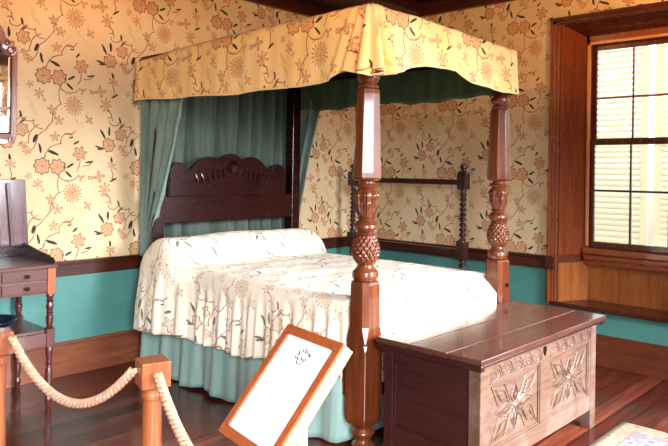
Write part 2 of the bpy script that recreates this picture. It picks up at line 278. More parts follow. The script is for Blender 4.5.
# ------------------------------------------------------------------ mesh builder
class MB:
    def __init__(s): s.v = []; s.f = []; s.mi = []; s.uv = []; s.xf = Matrix.Identity(4)
    def face(s, idx, mi=0, uv=None): s.f.append(tuple(idx)); s.mi.append(mi); s.uv.append(uv)
    def add(s, pts): 
        b = len(s.v); s.v += [tuple(s.xf @ Vector(p)) for p in pts]; return b
    def box(s, x0, x1, y0, y1, z0, z1, mi=0):
        if x0 > x1: x0, x1 = x1, x0
        if y0 > y1: y0, y1 = y1, y0
        if z0 > z1: z0, z1 = z1, z0
        b = s.add([(x0,y0,z0),(x1,y0,z0),(x1,y1,z0),(x0,y1,z0),(x0,y0,z1),(x1,y0,z1),(x1,y1,z1),(x0,y1,z1)])
        for q, uvf in (((0,3,2,1),0),((4,5,6,7),0),((0,1,5,4),1),((1,2,6,5),2),((2,3,7,6),1),((3,0,4,7),2)):
            P = [s.v[b+i] for i in q]
            uv = [(p[0],p[1]) for p in P] if uvf == 0 else [(p[0],p[2]) for p in P] if uvf == 1 else [(-p[1],p[2]) for p in P]
            s.face([b+i for i in q], mi, uv)
        return s
    def grid(s, fn, nu, nv, uvf=None, mi=0, closed=False, flip=False):
        b = len(s.v)
        pts = [fn(i/nu, j/nv) for j in range(nv+1) for i in range(nu+1)]
        s.add(pts)
        for j in range(nv):
            for i in range(nu):
                a = b+j*(nu+1)+i; q = [a, a+1, a+nu+2, a+nu+1]
                uv = None
                if uvf: uv = [uvf(i/nu, j/nv), uvf((i+1)/nu, j/nv), uvf((i+1)/nu, (j+1)/nv), uvf(i/nu, (j+1)/nv)]
                if flip: q.reverse(); uv = uv and uv[::-1]
                s.face(q, mi, uv)
        return s
    def lathe(s, rf, zs, n=32, c=(0,0), mi=0, cap=True):
        """rf(z, theta) -> radius ; zs list of heights"""
        b = len(s.v)
        for z in zs:
            s.add([(c[0]+rf(z, 2*PI*k/n)*math.cos(2*PI*k/n), c[1]+rf(z, 2*PI*k/n)*math.sin(2*PI*k/n), z) for k in range(n)])
        for j in range(len(zs)-1):
            for k in range(n):
                s.face([b+j*n+k, b+j*n+(k+1) % n, b+(j+1)*n+(k+1) % n, b+(j+1)*n+k], mi)
        if cap:
            s.face([b+k for k in range(n)][::-1], mi); s.face([b+(len(zs)-1)*n+k for k in range(n)], mi)
        return s
    def profile(s, pts, n=28, c=(0,0), mi=0, sub=4):
        """lathe through (z, r) points with smooth interpolation"""
        zs, rs = [], []
        for i in range(len(pts)-1):
            (z0, r0), (z1, r1) = pts[i], pts[i+1]
            for k in range(sub):
                t = k/sub; w = t*t*(3-2*t) ; zs.append(z0+(z1-z0)*t); rs.append(r0+(r1-r0)*w)
        zs.append(pts[-1][0]); rs.append(pts[-1][1])
        b = len(s.v)
        for z, r in zip(zs, rs):
            s.add([(c[0]+r*math.cos(2*PI*k/n), c[1]+r*math.sin(2*PI*k/n), z) for k in range(n)])
        for j in range(len(zs)-1):
            for k in range(n):
                s.face([b+j*n+k, b+j*n+(k+1) % n, b+(j+1)*n+(k+1) % n, b+(j+1)*n+k], mi)
        s.face([b+k for k in range(n)][::-1], mi); s.face([b+(len(zs)-1)*n+k for k in range(n)], mi)
        return s
    def tube(s, path, r, n=8, mi=0, closed=False):
        path = [Vector(p) for p in path]; b = len(s.v); N = len(path)
        up = Vector((0,0,1)); t0 = (path[1]-path[0]).normalized()
        if abs(t0.dot(up)) > 0.95: up = Vector((0,1,0))
        nr = t0.cross(up).normalized()
        for i, p in enumerate(path):
            t = (path[min(i+1,N-1)]-path[max(i-1,0)]).normalized()
            nr = (nr-t*nr.dot(t)).normalized(); bn = t.cross(nr)
            rr = r(i/(N-1)) if callable(r) else r
            s.add([p+nr*math.cos(2*PI*k/n)*rr+bn*math.sin(2*PI*k/n)*rr for k in range(n)])
        for i in range(N-1):
            for k in range(n):
                s.face([b+i*n+k, b+(i+1)*n+k, b+(i+1)*n+(k+1) % n, b+i*n+(k+1) % n], mi)
        s.face([b+k for k in range(n)], mi); s.face([b+(N-1)*n+k for k in range(n)][::-1], mi)
        return s
    def prism(s, outline, d0, d1, plane='XZ', mi=0):
        """extrude a 2-D outline (list of a,b) between depths d0,d1 ; plane XZ -> depth is Y, YZ -> depth X, XY -> depth Z"""
        def P(a, b_, d): return (a, d, b_) if plane == 'XZ' else (d, a, b_) if plane == 'YZ' else (a, b_, d)
        n = len(outline); b = s.add([P(a, c, d0) for a, c in outline]+[P(a, c, d1) for a, c in outline])
        s.face([b+i for i in range(n)], mi); s.face([b+n+i for i in range(n)][::-1], mi)
        for i in range(n):
            j = (i+1) % n; s.face([b+i, b+n+i, b+n+j, b+j], mi)
        return s
    def build(s, name, mats, parent=None, smooth=False, bevel=0.0, angle=0.6, loc=None, solid=0.0):
        me = bpy.data.meshes.new(name); 
        me.from_pydata(s.v, [], s.f)
        if not isinstance(mats, (list, tuple)): mats = [mats]
        for m_ in mats: me.materials.append(m_)
        if any(s.mi): me.polygons.foreach_set('material_index', s.mi)
        if any(u is not None for u in s.uv):
            ul = me.uv_layers.new(name='UVMap'); data = []
            for f, u in zip(s.f, s.uv):
                if u is None: u = [(0, 0)]*len(f)
                for a in u: data += [a[0], a[1]]
            ul.data.foreach_set('uv', data)
        bm = bmesh.new(); bm.from_mesh(me)
        if not any(u is not None for u in s.uv) or not smooth:
            bmesh.ops.recalc_face_normals(bm, faces=bm.faces)
        if loc is not None: bmesh.ops.translate(bm, vec=-Vector(loc), verts=bm.verts)
        if smooth:
            for f in bm.faces: f.smooth = True
            for e in bm.edges:
                if len(e.link_faces) == 2 and e.calc_face_angle(0) > angle: e.smooth = False
        bm.to_mesh(me); bm.free()
        o = bpy.data.objects.new(name, me); COL.objects.link(o)
        if loc is not None: o.location = loc
        if parent is not None: o.parent = parent
        if bevel:
            bv = o.modifiers.new('bevel', 'BEVEL'); bv.width = bevel; bv.segments = 2; bv.limit_method = 'ANGLE'; bv.angle_limit = 0.7
        if solid:
            so = o.modifiers.new('thickness', 'SOLIDIFY'); so.thickness = solid; so.offset = 0
        return o

def thing(name, label, cat, loc=(0,0,0), rz=0.0, group=None):
    o = bpy.data.objects.new(name, None); COL.objects.link(o); o.empty_display_size = 0.1
    o.location = loc; o.rotation_euler = (0, 0, rz); o['label'] = label; o['category'] = cat
    if group: o['group'] = group
    return o
def tag(o, label, cat, group=None):
    o['label'] = label; o['category'] = cat
    if group: o['group'] = group
    return o
def struct(o): o['kind'] = 'structure'; return o
def copy_tree(o, parent=None):
    c = o.copy(); COL.objects.link(c)
    if parent is not None: c.parent = parent
    for ch in [x for x in COL.objects if x.parent == o]: copy_tree(ch, c)
    return c

# ================================================================== THE SETTING
XL, YF, ZC = -7.2, -6.6, 3.25
struct(MB().box(XL-.2, .6, YF-.2, .2, -.12, 0).build('floor', M['floor']))
# ceiling boards with beams (structure)
cb = MB().box(XL-.2, .6, YF-.2, .2, ZC+.12, ZC+.2)
y = -.9
while y > YF: cb.box(XL, 0, y-.07, y+.07, ZC, ZC+.12); y -= 1.1
struct(cb.build('ceiling', M['ceiling'], bevel=.004))
# dark cornice boards along the walls
struct(MB().box(XL, 0, -.05, 0, ZC-.02, ZC+.12).build('trim_1', M['rail_wood'], bevel=.006))
struct(MB().box(-.05, 0, YF, -.05, ZC-.02, ZC+.12).build('trim_2', M['rail_wood_y'], bevel=.006))
DZ = 0.82
def wallbox(mb, x0, x1, y0, y1, z0, z1):
    if z0 < DZ < z1: mb.box(x0,x1,y0,y1,z0,DZ,1); mb.box(x0,x1,y0,y1,DZ,z1,0)
    else: mb.box(x0,x1,y0,y1,z0,z1, 1 if z1 <= DZ else 0)
WM = [M['wallpaper'], M['teal_paint']]
w = MB(); wallbox(w, XL, 0.0, 0, .2, 0, ZC+.12); struct(w.build('wall_back', WM))
# right wall with window openings (y range, z range)
WY0, WY1, WZ0, WZ1 = -2.45, -3.85, .49, 2.94      # the window in view (opening at the room face)
w = MB()
wallbox(w, 0, .5, WY0, .2, 0, ZC+.12)
w2z0, w2z1, w2a, w2b = .8, 2.8, -4.9, -6.1  # unseen second opening, added for daylight
wallbox(w, 0, .5, WY0, WY1, 0, WZ0-.035); wallbox(w, 0, .5, WY0, WY1, WZ1, ZC+.12)
wallbox(w, 0, .5, WY1, w2a, 0, ZC+.12)
wallbox(w, 0, .5, w2a, w2b, 0, w2z0); wallbox(w, 0, .5, w2a, w2b, w2z1, ZC+.12)
wallbox(w, 0, .5, w2b, YF-.2, 0, ZC+.12)
struct(w.build('wall_right', WM))
w = MB(); wallbox(w, XL-.2, XL, YF-.2, .2, 0, ZC+.12); struct(w.build('wall_left', WM))
# wall behind the camera with two openings added for daylight
fw = [(-6.8, -5.3), (-2.6, -1.1)]
w = MB(); xs = [XL] + [a for p in fw for a in p] + [0]
for i in range(0, len(xs), 2): wallbox(w, xs[i], xs[i+1], YF-.2, YF, 0, ZC+.12)
for a, b_ in fw: wallbox(w, a, b_, YF-.2, YF, 0, .75); wallbox(w, a, b_, YF-.2, YF, 3.05, ZC+.12)
struct(w.build('wall_front', WM))

def moulding(axis, a0, a1, z0, z1, d, steps):
    """steps: list of (z0,z1,depth) stacked boxes ; axis X -> on the back wall, Y -> on the right wall"""
    mb = MB()
    for s0, s1, dd in steps:
        if axis == 'X': mb.box(a0, a1, -dd, 0.0, s0, s1)
        else: mb.box(-dd, 0.0, a0, a1, s0, s1)
    return mb
rs = [(.769, .855, .022), (.855, .868, .032), (.868, .887, .045)]
struct(moulding('X', XL, 0, 0, 0, 0, rs).build('trim_3', M['rail_wood'], bevel=.004))
struct(moulding('Y', WY0+.085, -.045, 0, 0, 0, rs).build('trim_4', M['rail_wood_y'], bevel=.004))
struct(moulding('Y', w2a+.08, WY1-.085, 0, 0, 0, rs).build('trim_5', M['rail_wood_y'], bevel=.004))
bs = [(0, .235, .022), (.235, .264, .014)]
struct(moulding('X', XL, 0, 0, 0, 0, bs).build('baseboard_back', M['base_x'], bevel=.003))
struct(moulding('Y', YF, -.03, 0, 0, 0, bs).build('baseboard_right', M['base_y'], bevel=.003))

# ---- window in view
win = struct(bpy.data.objects.new('window_1', None)); COL.objects.link(win); win.location = (0, -3.15, .49)
def wpart(mb, name, mat, parent=win, **k):
    o = mb.build(name, mat, None, loc=(0,-3.15,.49), **k); o.location = (0, 0, 0) if parent is win else (0,0,0)
    o.parent = parent; return o
A0, A1 = WY0+.075, WY1-.075          # architrave outer
mb = MB()
for y0, y1, s in ((A0, WY0, 1), (WY1, A1, -1)):
    yo, yi = (y0, y1) if s == 1 else (y1, y0)
    mb.box(-.028, 0, yo, yo-s*.052, .47, 2.99); mb.box(-.046, 0, yo-s*.0, yo-s*.02, .47, 2.99)
    mb.box(-.018, .0, yo-s*.052, yi-s*.0, .47, 2.965)
wpart(mb, 'architrave', M['win_wood'], bevel=.006, smooth=False)
mb = MB().box(-.028, 0, A0, A1, WZ1-.0, 2.99).box(-.046, 0, A0+.004, A1-.004, 2.97, 3.0)
wpart(MB().box(-.05, 0, WY0+.012, A0+.02, .769, .887), 'rail_return', M['rail_wood_y'], bevel=.004)
mb = MB().box(-.028, 0, A0, A1, WZ1-.0, 2.99).box(-.046, 0, A0+.004, A1-.004, 2.97, 3.0)
wpart(mb, 'architrave_head', M['win_dark_y'], bevel=.006)
# splayed reveals, head and back (sash plane x = .25..)
SX = .25; S0, S1 = -2.622, -3.662          # sash opening
def quadwall(mb, pts, th=.02, mi=0):
    P = [Vector(p) for p in pts]; n = (P[1]-P[0]).cross(P[2]-P[0]).normalized()*th
    b = mb.add(P+[p+n for p in P])
    for q in ((0,1,2,3),(7,6,5,4),(0,4,5,1),(1,5,6,2),(2,6,7,3),(3,7,4,0)): mb.face([b+i for i in q], mi)
BX = .29
for nm, (ya, yb), yo in (('reveal_panel', (WY0, S0+.03), 1), ('reveal_panel', (WY1, S1-.03), -1)):
    mb = MB(); t = -.02*yo
    pts = [(0, ya, .9), (SX+.03, yb, .9), (SX+.03, yb, 2.84), (0, ya, WZ1)]
    quadwall(mb, pts if yo == -1 else pts, .02*(-1 if yo == 1 else 1)*-1)
    wpart(mb, nm, M['win_wood'])
    # raised stiles on the splay
    mb = MB()
    def lerp(a, z, o=0.0): 
        x = (SX+.03)*a; yy = ya+(yb-ya)*a; return (x-.0, yy-yo*o, z)
    for a0, a1, z0, z1 in ((.03,.16,.93,2.8),(.84,.97,.93,2.8),(.16,.84,.93,1.02),(.16,.84,2.68,2.8)):
        mb2 = [lerp(a0,z0), lerp(a1,z0), lerp(a1,z1), lerp(a0,z1)]
        quadwall(mb, mb2, .010*(1 if yo == -1 else -1)*-1 if False else .010*(-1 if yo == 1 else 1))
    wpart(mb, 'reveal_stile', M['win_wood'])
    mb = MB(); pts = [(0, ya, .49), (BX, yb+.0*yo, .49), (BX, yb, .83), (0, ya, .83)]
    quadwall(mb, pts, .02*(1 if yo == 1 else -1)); wpart(mb, 'lower_reveal_panel', M['panel_wood'])
    mb = MB(); pts = [(-.012, ya-.0*yo, .83), (BX, yb, .83), (BX, yb, .9), (-.012, ya, .9)]
    quadwall(mb, pts, .018*(-1 if yo == 1 else 1)); wpart(mb, 'reveal_rail', M['base_y'], bevel=.003)
mb = MB(); quadwall(mb, [(0, WY0, WZ1), (0, WY1, WZ1), (SX+.03, S1-.03, 2.84), (SX+.03, S0+.03, 2.84)], .02)
wpart(mb, 'head_panel', M['win_dark_y'])
# box frame round the sashes
mb = MB()
for a, b_ in ((S0+.10, S0), (S1, S1-.10)):
    mb.box(SX-.012, SX+.09, a, b_, .93, 2.86)
mb.box(SX-.012, SX+.09, S0+.06, S1-.06, 2.775, 2.86)
wpart(mb, 'window_frame', M['win_wood'], bevel=.005)
mb = MB()
for a, b_ in ((S0+.014, S0-.012), (S1+.012, S1-.014)): mb.box(SX-.03, SX-.012, a, b_, .98, 2.80)
mb.box(SX-.03, SX-.012, S0+.014, S1-.014, 2.775, 2.80)
wpart(mb, 'staff_bead', M['pine'], bevel=.003)
# sashes : stiles, rails, muntins and six panes each
def sash(name, x, z0, z1, zm, bot, top):
    f = MB(); st = .045; d = .03
    f.box(x, x+d, S0, S0-st, z0, z1).box(x, x+d, S1, S1+st, z0, z1)
    f.box(x, x+d, S0-st, S1+st, z0, z0+bot).box(x, x+d, S0-st, S1+st, z1-top, z1)
    o = wpart(f, name, M['win_dark'], bevel=.004)
    g0, g1 = S0-st, S1+st; w_ = (g0-g1)/3
    m_ = MB()
    for k in (1, 2): m_.box(x+.003, x+d-.003, g0-w_*k-.008, g0-w_*k+.008, z0+bot, z1-top)
    m_.box(x+.003, x+d-.003, g1, g0, zm-.009, zm+.009)
    wpart(m_, 'muntin', M['win_wood'] if name == 'upper_sash' else M['win_dark'], o, bevel=.002)
    for k in range(3):
        for za, zb in ((z0+bot, zm-.009), (zm+.009, z1-top)):
            p_ = MB().box(x+.013, x+.017, g0-w_*k-.008, g0-w_*(k+1)+.008, za, zb)
            wpart(p_, 'pane', M['glass'], o)
sash('upper_sash', SX+.045, 1.895, 2.775, 2.30, .045, .045)
sash('lower_sash', SX+.010, .965, 1.925, 1.475, .055, .045)
mb = MB().box(SX-.06, .5, S0+.03, S1-.03, .91, .965); mb.box(SX-.035, .5, S0+.03, S1-.03, .86, .905)
wpart(mb, 'window_sill', M['win_wood_y'], bevel=.006)
mb = MB().box(SX-.02, .5, S0+.03, S1-.03, .815, .86); wpart(mb, 'sill_rail', M['win_wood_y'], bevel=.004)
mb = MB().box(BX, .5, S0+.04, S1-.04, .46, .82); wpart(mb, 'seat_back_panel', M['panel_wood'])
mb = MB().box(-.045, BX+.02, WY0+.045, WY1-.045, WZ0-.035, WZ0); wpart(mb, 'window_seat', M['rail_wood_y'], bevel=.006)

# unseen plain windows added for daylight, behind the camera and further along
def added_window(n, axis, a, b_, z0, z1, c0, c1):
    e = struct(bpy.data.objects.new('window_%d' % n, None)); COL.objects.link(e)
    mb = MB(); t = .06
    def bx(p0, p1, q0, q1, w0=c0, w1=c1):
        if axis == 'X': mb.box(p0, p1, w0, w1, q0, q1)
        else: mb.box(w0, w1, p0, p1, q0, q1)
    bx(a, a+t, z0, z1); bx(b_-t, b_, z0, z1); bx(a, b_, z0, z0+t); bx(a, b_, z1-t, z1)
    mid = (z0+z1)/2; bx(a, b_, mid-.025, mid+.025)
    for k in (1, 2): x_ = a+(b_-a)*k/3; bx(x_-.012, x_+.012, z0, z1)
    for z_ in ((z0+mid)/2, (mid+z1)/2): bx(a, b_, z_-.012, z_+.012)
    mb.build('window_frame', M['win_wood'], e, bevel=.004)
    return e
for i, (a, b_) in enumerate(fw): added_window(2+i, 'X', a, b_, .75, 3.05, YF-.12, YF-.06)
added_window(4, 'Y', w2b, w2a, w2z0, w2z1, .2, .26)

# ---- louvered shutters outside the window, and pale ground outside
struct(MB().box(.5, 14, -14, 6, -.6, -.5).build('ground', M['ground']))
def shutter(y0, y1, label):
    x = .505; z0, z1 = .9, 2.86
    root = thing('louvered_shutter', label, 'shutter', (x, (y0+y1)/2, z0), 0, 'white shutters outside the window')
    w_ = abs(y1-y0)/2; h = z1-z0; st = .06
    mb = MB()
    mb.box(0, .035, -w_, -w_+st, 0, h).box(0, .035, w_-st, w_, 0, h)
    for za, zb in ((0, .09), (h*.49, h*.49+.08), (h-.08, h)): mb.box(0, .035, -w_+st, w_-st, za, zb)
    mb.build('shutter_frame', M['louver'], root, bevel=.003)
    for za, zb in ((.09, h*.49), (h*.49+.08, h-.08)):
        mb = MB(); n = int((zb-za)/.05)
        for i in range(n):
            zc = za+(i+.5)*(zb-za)/n
            b = mb.add([(.002, -w_+st, zc-.012), (.002, w_-st, zc-.012), (.034, w_-st, zc+.016), (.034, -w_+st, zc+.016),
                        (.002, -w_+st, zc-.018), (.002, w_-st, zc-.018), (.034, w_-st, zc+.010), (.034, -w_+st, zc+.010)])
            for q in ((0,1,2,3),(7,6,5,4),(0,4,5,1),(1,5,6,2),(2,6,7,3),(3,7,4,0)): mb.face([b+k for k in q])
        mb.build('louvers', M['louver'], root)
    return root
shutter(-2.47, -3.04, 'white louvered shutter outside the window, behind its left panes')
shutter(-3.10, -3.70, 'white louvered shutter outside the window, nearer the right picture edge')

# ================================================================== FOUR-POSTER BED
PXL, PXR, PYF, PYH = -2.72, -1.25, -2.58, -.335
bed = thing('four_poster_bed', 'carved mahogany four-poster bed with patterned canopy and tall carved foot posts', 'bed', (-1.985, -1.45, 0))
def bpart(mb, name, mat, parent=bed, off=(0,0,0), **k):
    """geometry given in world space; origin at parent's base"""
    base = Vector((-1.985, -1.45, 0))
    o = mb.build(name, mat, None, loc=base, **k); o.location = (0,0,0); o.parent = parent
    return o
def zs_(a, b_, n): return [a+(b_-a)*i/n for i in range(n+1)]
def interp(tab, x):
    if x <= tab[0][0]: return tab[0][1]
    for (a, va), (b_, vb) in zip(tab, tab[1:]):
        if x <= b_: t = (x-a)/(b_-a); return va+(vb-va)*t
    return tab[-1][1]
def foot_post(cx, cy):
    c = (cx, cy)
    # square block with chamfered upper half ending in lamb's tongues
    def half(z): return .0755 if z < .62 else .0755-.004*(z-.62)/.36
    def cham(z):
        if z < .60: return .004
        if z < .63: return .004+.010*(z-.60)/.03
        if z < .66: return .014-.008*math.sin((z-.63)/.03*PI)
        if z < .73: return .010+.018*((z-.66)/.07)
        return .028
    mb = MB(); heights = [.165,.172,.19,.22,.30,.45,.6,.61,.62,.63,.637,.645,.652,.66,.68,.70,.72,.73,.8,.9,.965,.98,.987]
    rings = []
    for z in heights:
        h = half(z); ch = cham(z)
        if z < .22: h *= {.165:.74,.172:.86,.19:.95}.get(z, 1)
        if z == .98: h -= .004
        if z == .987: h -= .018
        pts = [(h,-h+ch),(h,h-ch),(h-ch,h),(-h+ch,h),(-h,h-ch),(-h,-h+ch),(-h+ch,-h),(h-ch,-h)]
        rings.append(mb.add([(cx+a, cy+b_, z) for a, b_ in pts]))
    for r0, r1 in zip(rings, rings[1:]):
        for k in range(8): mb.face([r0+k, r0+(k+1) % 8, r1+(k+1) % 8, r1+k])
    mb.face([rings[0]+k for k in range(8)][::-1]); mb.face([rings[-1]+k for k in range(8)])
    post = bpart(mb, 'bed_post', M['post_wood'], bevel=.0)
    mb = MB().profile([(0,.052),(.015,.062),(.05,.066),(.075,.045),(.085,.043),(.095,.055),(.125,.069),(.145,.058),(.152,.05),(.168,.06)], 32, c)
    bpart(mb, 'turned_foot', M['post_wood'], post, smooth=True)
    # cushion + pineapple
    mb = MB().profile([(.985,.055),(.99,.070),(1.01,.076),(1.035,.074),(1.052,.058),(1.062,.050),(1.075,.046),(1.085,.052)], 32, c)
    bpart(mb, 'turned_ring', M['post_wood'], post, smooth=True)
    z0, z1 = 1.083, 1.246
    def pine(z, th):
        t = (z-z0)/(z1-z0)
        r = .046+.0265*math.sin(PI*min(1, max(0, t*.93+.035))**.85)
        a = abs(math.sin(7*th+t*PI*3.6)); b_ = abs(math.sin(7*th-t*PI*3.6))
        return r + .012*min(a, b_)*math.sin(PI*min(1, max(.0, t)))**.4
    mb = MB().lathe(pine, zs_(z0, z1, 64), 144, c)
    bpart(mb, 'pineapple_carving', M['post_wood'], post, smooth=True, angle=1.2)
    mb = MB().profile([(1.244,.050),(1.25,.058),(1.257,.049),(1.268,.060),(1.285,.073),(1.302,.072),(1.318,.058),(1.328,.047),(1.336,.048),(1.341,.056),(1.347,.050)], 32, c)
    bpart(mb, 'turned_ring', M['post_wood'], post, smooth=True)
    z2, z3 = 1.345, 1.510
    def acan(z, th):
        t = (z-z2)/(z3-z2)
        r = interp([(0,.045),(.12,.048),(.35,.058),(.75,.064),(.88,.060),(1,.046)], t)
        leaf = abs(math.cos(4*th+ (.4 if t > .5 else 0)))
        rib = .004*math.cos(24*th)
        lip = .007*math.exp(-((t-.78)/.08)**2)*leaf
        return r + (.006*leaf+rib*(.35+.65*leaf))*math.sin(PI*min(1,max(0,t)))**.6 + lip
    mb = MB().lathe(acan, zs_(z2, z3, 36), 96, c)
    bpart(mb, 'acanthus_carving', M['post_wood'], post, smooth=True, angle=1.2)
    mb = MB().profile([(1.508,.046),(1.516,.060),(1.524,.064),(1.533,.056),(1.540,.047),(1.552,.047),(1.560,.055)], 32, c)
    bpart(mb, 'turned_ring', M['post_wood'], post, smooth=True)
    # octagonal shaft
    mb = MB(); hs = [(1.555,.060),(1.562,.074),(1.572,.0795),(1.6,.080),(2.05,.0645),(2.075,.062),(2.082,.050)]; rg = []
    for z, r in hs:
        R = r/math.cos(PI/8); rg.append(mb.add([(cx+R*math.cos(PI/8+k*PI/4), cy+R*math.sin(PI/8+k*PI/4), z) for k in range(8)]))
    for a, b_ in zip(rg, rg[1:]):
        for k in range(8): mb.face([a+k, a+(k+1) % 8, b_+(k+1) % 8, b_+k])
    mb.face([rg[0]+k for k in range(8)][::-1]); mb.face([rg[-1]+k for k in range(8)])
    bpart(mb, 'octagonal_shaft', M['post_wood'], post, bevel=.0015)
    mb = MB().profile([(2.078,.048),(2.084,.058),(2.095,.062),(2.104,.053),(2.112,.048),(2.122,.058),(2.140,.067),(2.160,.066),(2.170,.056),(2.178,.048),(2.5,.045)], 32, c)
    bpart(mb, 'capital', M['post_wood'], post, smooth=True)
foot_post(PXL, PYF); foot_post(PXR, PYF)
mb = MB().tube([(PXR+.0, PYF-.07, .80), (PXR+.0, PYF-.09, .80)], .014, 16); bpart(mb, 'bolt_cover', M['iron'], smooth=True)
for x in (PXL, PXR):
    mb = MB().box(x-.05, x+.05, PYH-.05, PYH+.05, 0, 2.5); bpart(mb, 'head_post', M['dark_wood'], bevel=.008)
# side rails, foot rail, slats + mattress
for x in (PXL, PXR):
    mb = MB().box(x-.02, x+.02, PYF+.07, PYH-.045, .30, .46); bpart(mb, 'side_rail', M['post_wood'], bevel=.004)
mb = MB().box(PXL+.07, PXR-.07, PYF-.02, PYF+.02, .30, .46); bpart(mb, 'foot_rail', M['post_wood'], bevel=.004)
mb = MB().box(PXL+.03, PXR-.03, PYF+.12, PYH-.08, .42, .80); bpart(mb, 'mattress', M['ticking'], bevel=.05)
# tester frame + cloth ceiling
mb = MB()
mb.box(-2.79, -2.74, -2.64, -.2, 2.44, 2.5).box(-1.23, -1.18, -2.64, -.2, 2.44, 2.5)
mb.box(-2.74, -1.23, -2.64, -2.59, 2.44, 2.5).box(-2.74, -1.23, -.25, -.2, 2.44, 2.5)
bpart(mb, 'tester_frame', M['dark_wood'], bevel=.003)
mb = MB().grid(lambda u, v: (-2.8+u*1.63, -2.66+v*2.47, 2.50+.004*math.sin(u*40)), 60, 4)
bpart(mb, 'tester_cloth', M['lining'], solid=.004, smooth=True)
# headboard outline (x, z)
HB = [(-2.676,1.385),(-2.676,1.604),(-2.655,1.634),(-2.628,1.648),(-2.599,1.652),(-2.570,1.646),(-2.545,1.630),(-2.53,1.603),(-2.519,1.585),(-2.50,1.590),(-2.472,1.616),(-2.435,1.650),(-2.398,1.680),(-2.36,1.697),(-2.321,1.705),(-2.28,1.704),(-2.242,1.694),(-2.215,1.680),(-2.205,1.69),(-2.18,1.712),(-2.14,1.728),(-2.091,1.738),(-2.05,1.731),(-2.007,1.714),(-1.985,1.692),(-1.965,1.686),(-1.94,1.700),(-1.909,1.712),(-1.87,1.716),(-1.83,1.710),(-1.79,1.693),(-1.755,1.668),(-1.72,1.634),(-1.69,1.606),(-1.66,1.594),(-1.645,1.605),(-1.632,1.632),(-1.605,1.650),(-1.571,1.656),(-1.535,1.650),(-1.508,1.635),(-1.490,1.605),(-1.483,1.396)]
HB = [(-1.985+(x+2.08)*1.04, z+.012) for x, z in HB]
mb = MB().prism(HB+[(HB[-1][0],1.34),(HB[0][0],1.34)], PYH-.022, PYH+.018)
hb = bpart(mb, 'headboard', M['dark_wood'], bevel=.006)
mb = MB().box(PXL+.045, PXR-.045, PYH-.035, PYH+.02, 1.165, 1.385); bpart(mb, 'lower_board', M['dark_wood'], hb, bevel=.006)
mb = MB()
for k in range(-7, 8):     # fluted fan carving under the crest
    if abs(k) < 2: continue
    a = k*.085; x0 = -1.97+k*.055; top = 1.64-.010*abs(k)
    mb = MB(); mb.tube([(x0-.01*k*.3, PYH-.026, top-.10), (x0, PYH-.032, top-.05), (x0+.006*k*.4, PYH-.026, top)], lambda t: .004+.008*math.sin(PI*t), 6)
    bpart(mb, 'flute', M['dark_wood'], hb, smooth=True)
mb = MB()
for k in range(-2, 3):
    a = k*.42
    mb.tube([(-1.985+.015*math.sin(a), PYH-.024, 1.58), (-1.985+.05*math.sin(a), PYH-.036, 1.58+.07*math.cos(a)), (-1.985+.085*math.sin(a), PYH-.022, 1.58+.115*math.cos(a))], lambda t: .004+.014*math.sin(PI*min(1,t*.9+.05)), 8)
bpart(mb, 'shell_crest', M['dark_wood'], hb, smooth=True)

# canopy valance (three sides)
VX0, VX1, VYH, VYF = -2.82, -1.175, -.175, -2.68
LS, LF = VYH-VYF, VX1-VX0
PER = 2*LS+LF
def vpath(s, inset=0.0):
    """point and outward normal at distance s, rounded corners"""
    rc = .05
    x0, x1, yf = VX0+inset, VX1-inset, VYF+inset
    if s < LS-rc: return Vector((x0, VYH-s, 0)), Vector((-1,0,0))
    if s < LS+rc:
        a = (s-(LS-rc))/(2*rc)*PI/2; return Vector((x0+rc-rc*math.cos(a), yf+rc-rc*math.sin(a), 0)), Vector((-math.cos(a), -math.sin(a), 0))
    if s < LS+LF-rc: return Vector((VX0+(s-LS) , yf, 0)), Vector((0,-1,0))
    if s < LS+LF+rc:
        a = (s-(LS+LF-rc))/(2*rc)*PI/2; return Vector((x1-rc+rc*math.sin(a), yf+rc-rc*math.cos(a), 0)), Vector((math.sin(a), -math.cos(a), 0))
    return Vector((x1, VYF+(s-LS-LF), 0)), Vector((1,0,0))
bt = [(0,2.155),(.5,2.14),(1.33,2.116),(2.0,2.122),(2.20,2.128),(2.25,2.15),(2.29,2.178),(2.36,2.17),(2.46,2.15),(2.505,2.140),(2.56,2.150),(2.66,2.165),(2.76,2.192),(2.86,2.225),(3.0,2.25),(3.2,2.265),(3.33,2.268),(3.39,2.240),(3.55,2.205),(3.85,2.19),(4.05,2.195),(4.17,2.198),(4.3,2.20),(5.3,2.20),(6.68,2.21)]
tp_ = [(0,2.475),(.6,2.515),(1.3,2.535),(2.3,2.548),(2.5,2.545),(2.9,2.552),(3.6,2.535),(4.17,2.522),(6.68,2.5)]
def fold(s, t):
    """outward offset ; t 0 bottom .. 1 top"""
    o = .004*math.sin(s*17+1)+.003*math.sin(s*41)
    for c_, w_, am in ((LS-.27,.03,.024),(LS-.21,.014,-.02),(LS-.15,.03,.050),(LS-.095,.014,-.04),(LS-.045,.026,.055),(LS+.045,.024,.065),(LS+.095,.012,-.05),(LS+.145,.024,.060),(LS+.195,.014,-.03),(LS+.25,.03,.026),(LS+.70,.05,.012),(LS+LF-.03,.04,.012),(LS+LF-.14,.05,.008),(1.05,.08,.008),(1.62,.06,.006),(.25,.06,.010)):
        cc = LS + (c_-LS)*(1-.55*t) if abs(c_-LS) < .3 else c_
        ww = w_*(1-.4*t)
        o += am*math.exp(-((s-cc)/ww)**2)*(1-.6*t)
    o += .012*(1-t)
    return o
def val(u, v):
    s = u*PER; zb, zt = interp(bt, s), interp(tp_, s)
    p, n = vpath(s); t = v
    z = zb+(zt-zb)*t + .004*math.sin(s*9)*(1-t)
    o = fold(s, t)
    if t > .94: o -= .03*((t-.94)/.06)**2; z += -.002
    q = p+n*o; return (q.x, q.y, z)
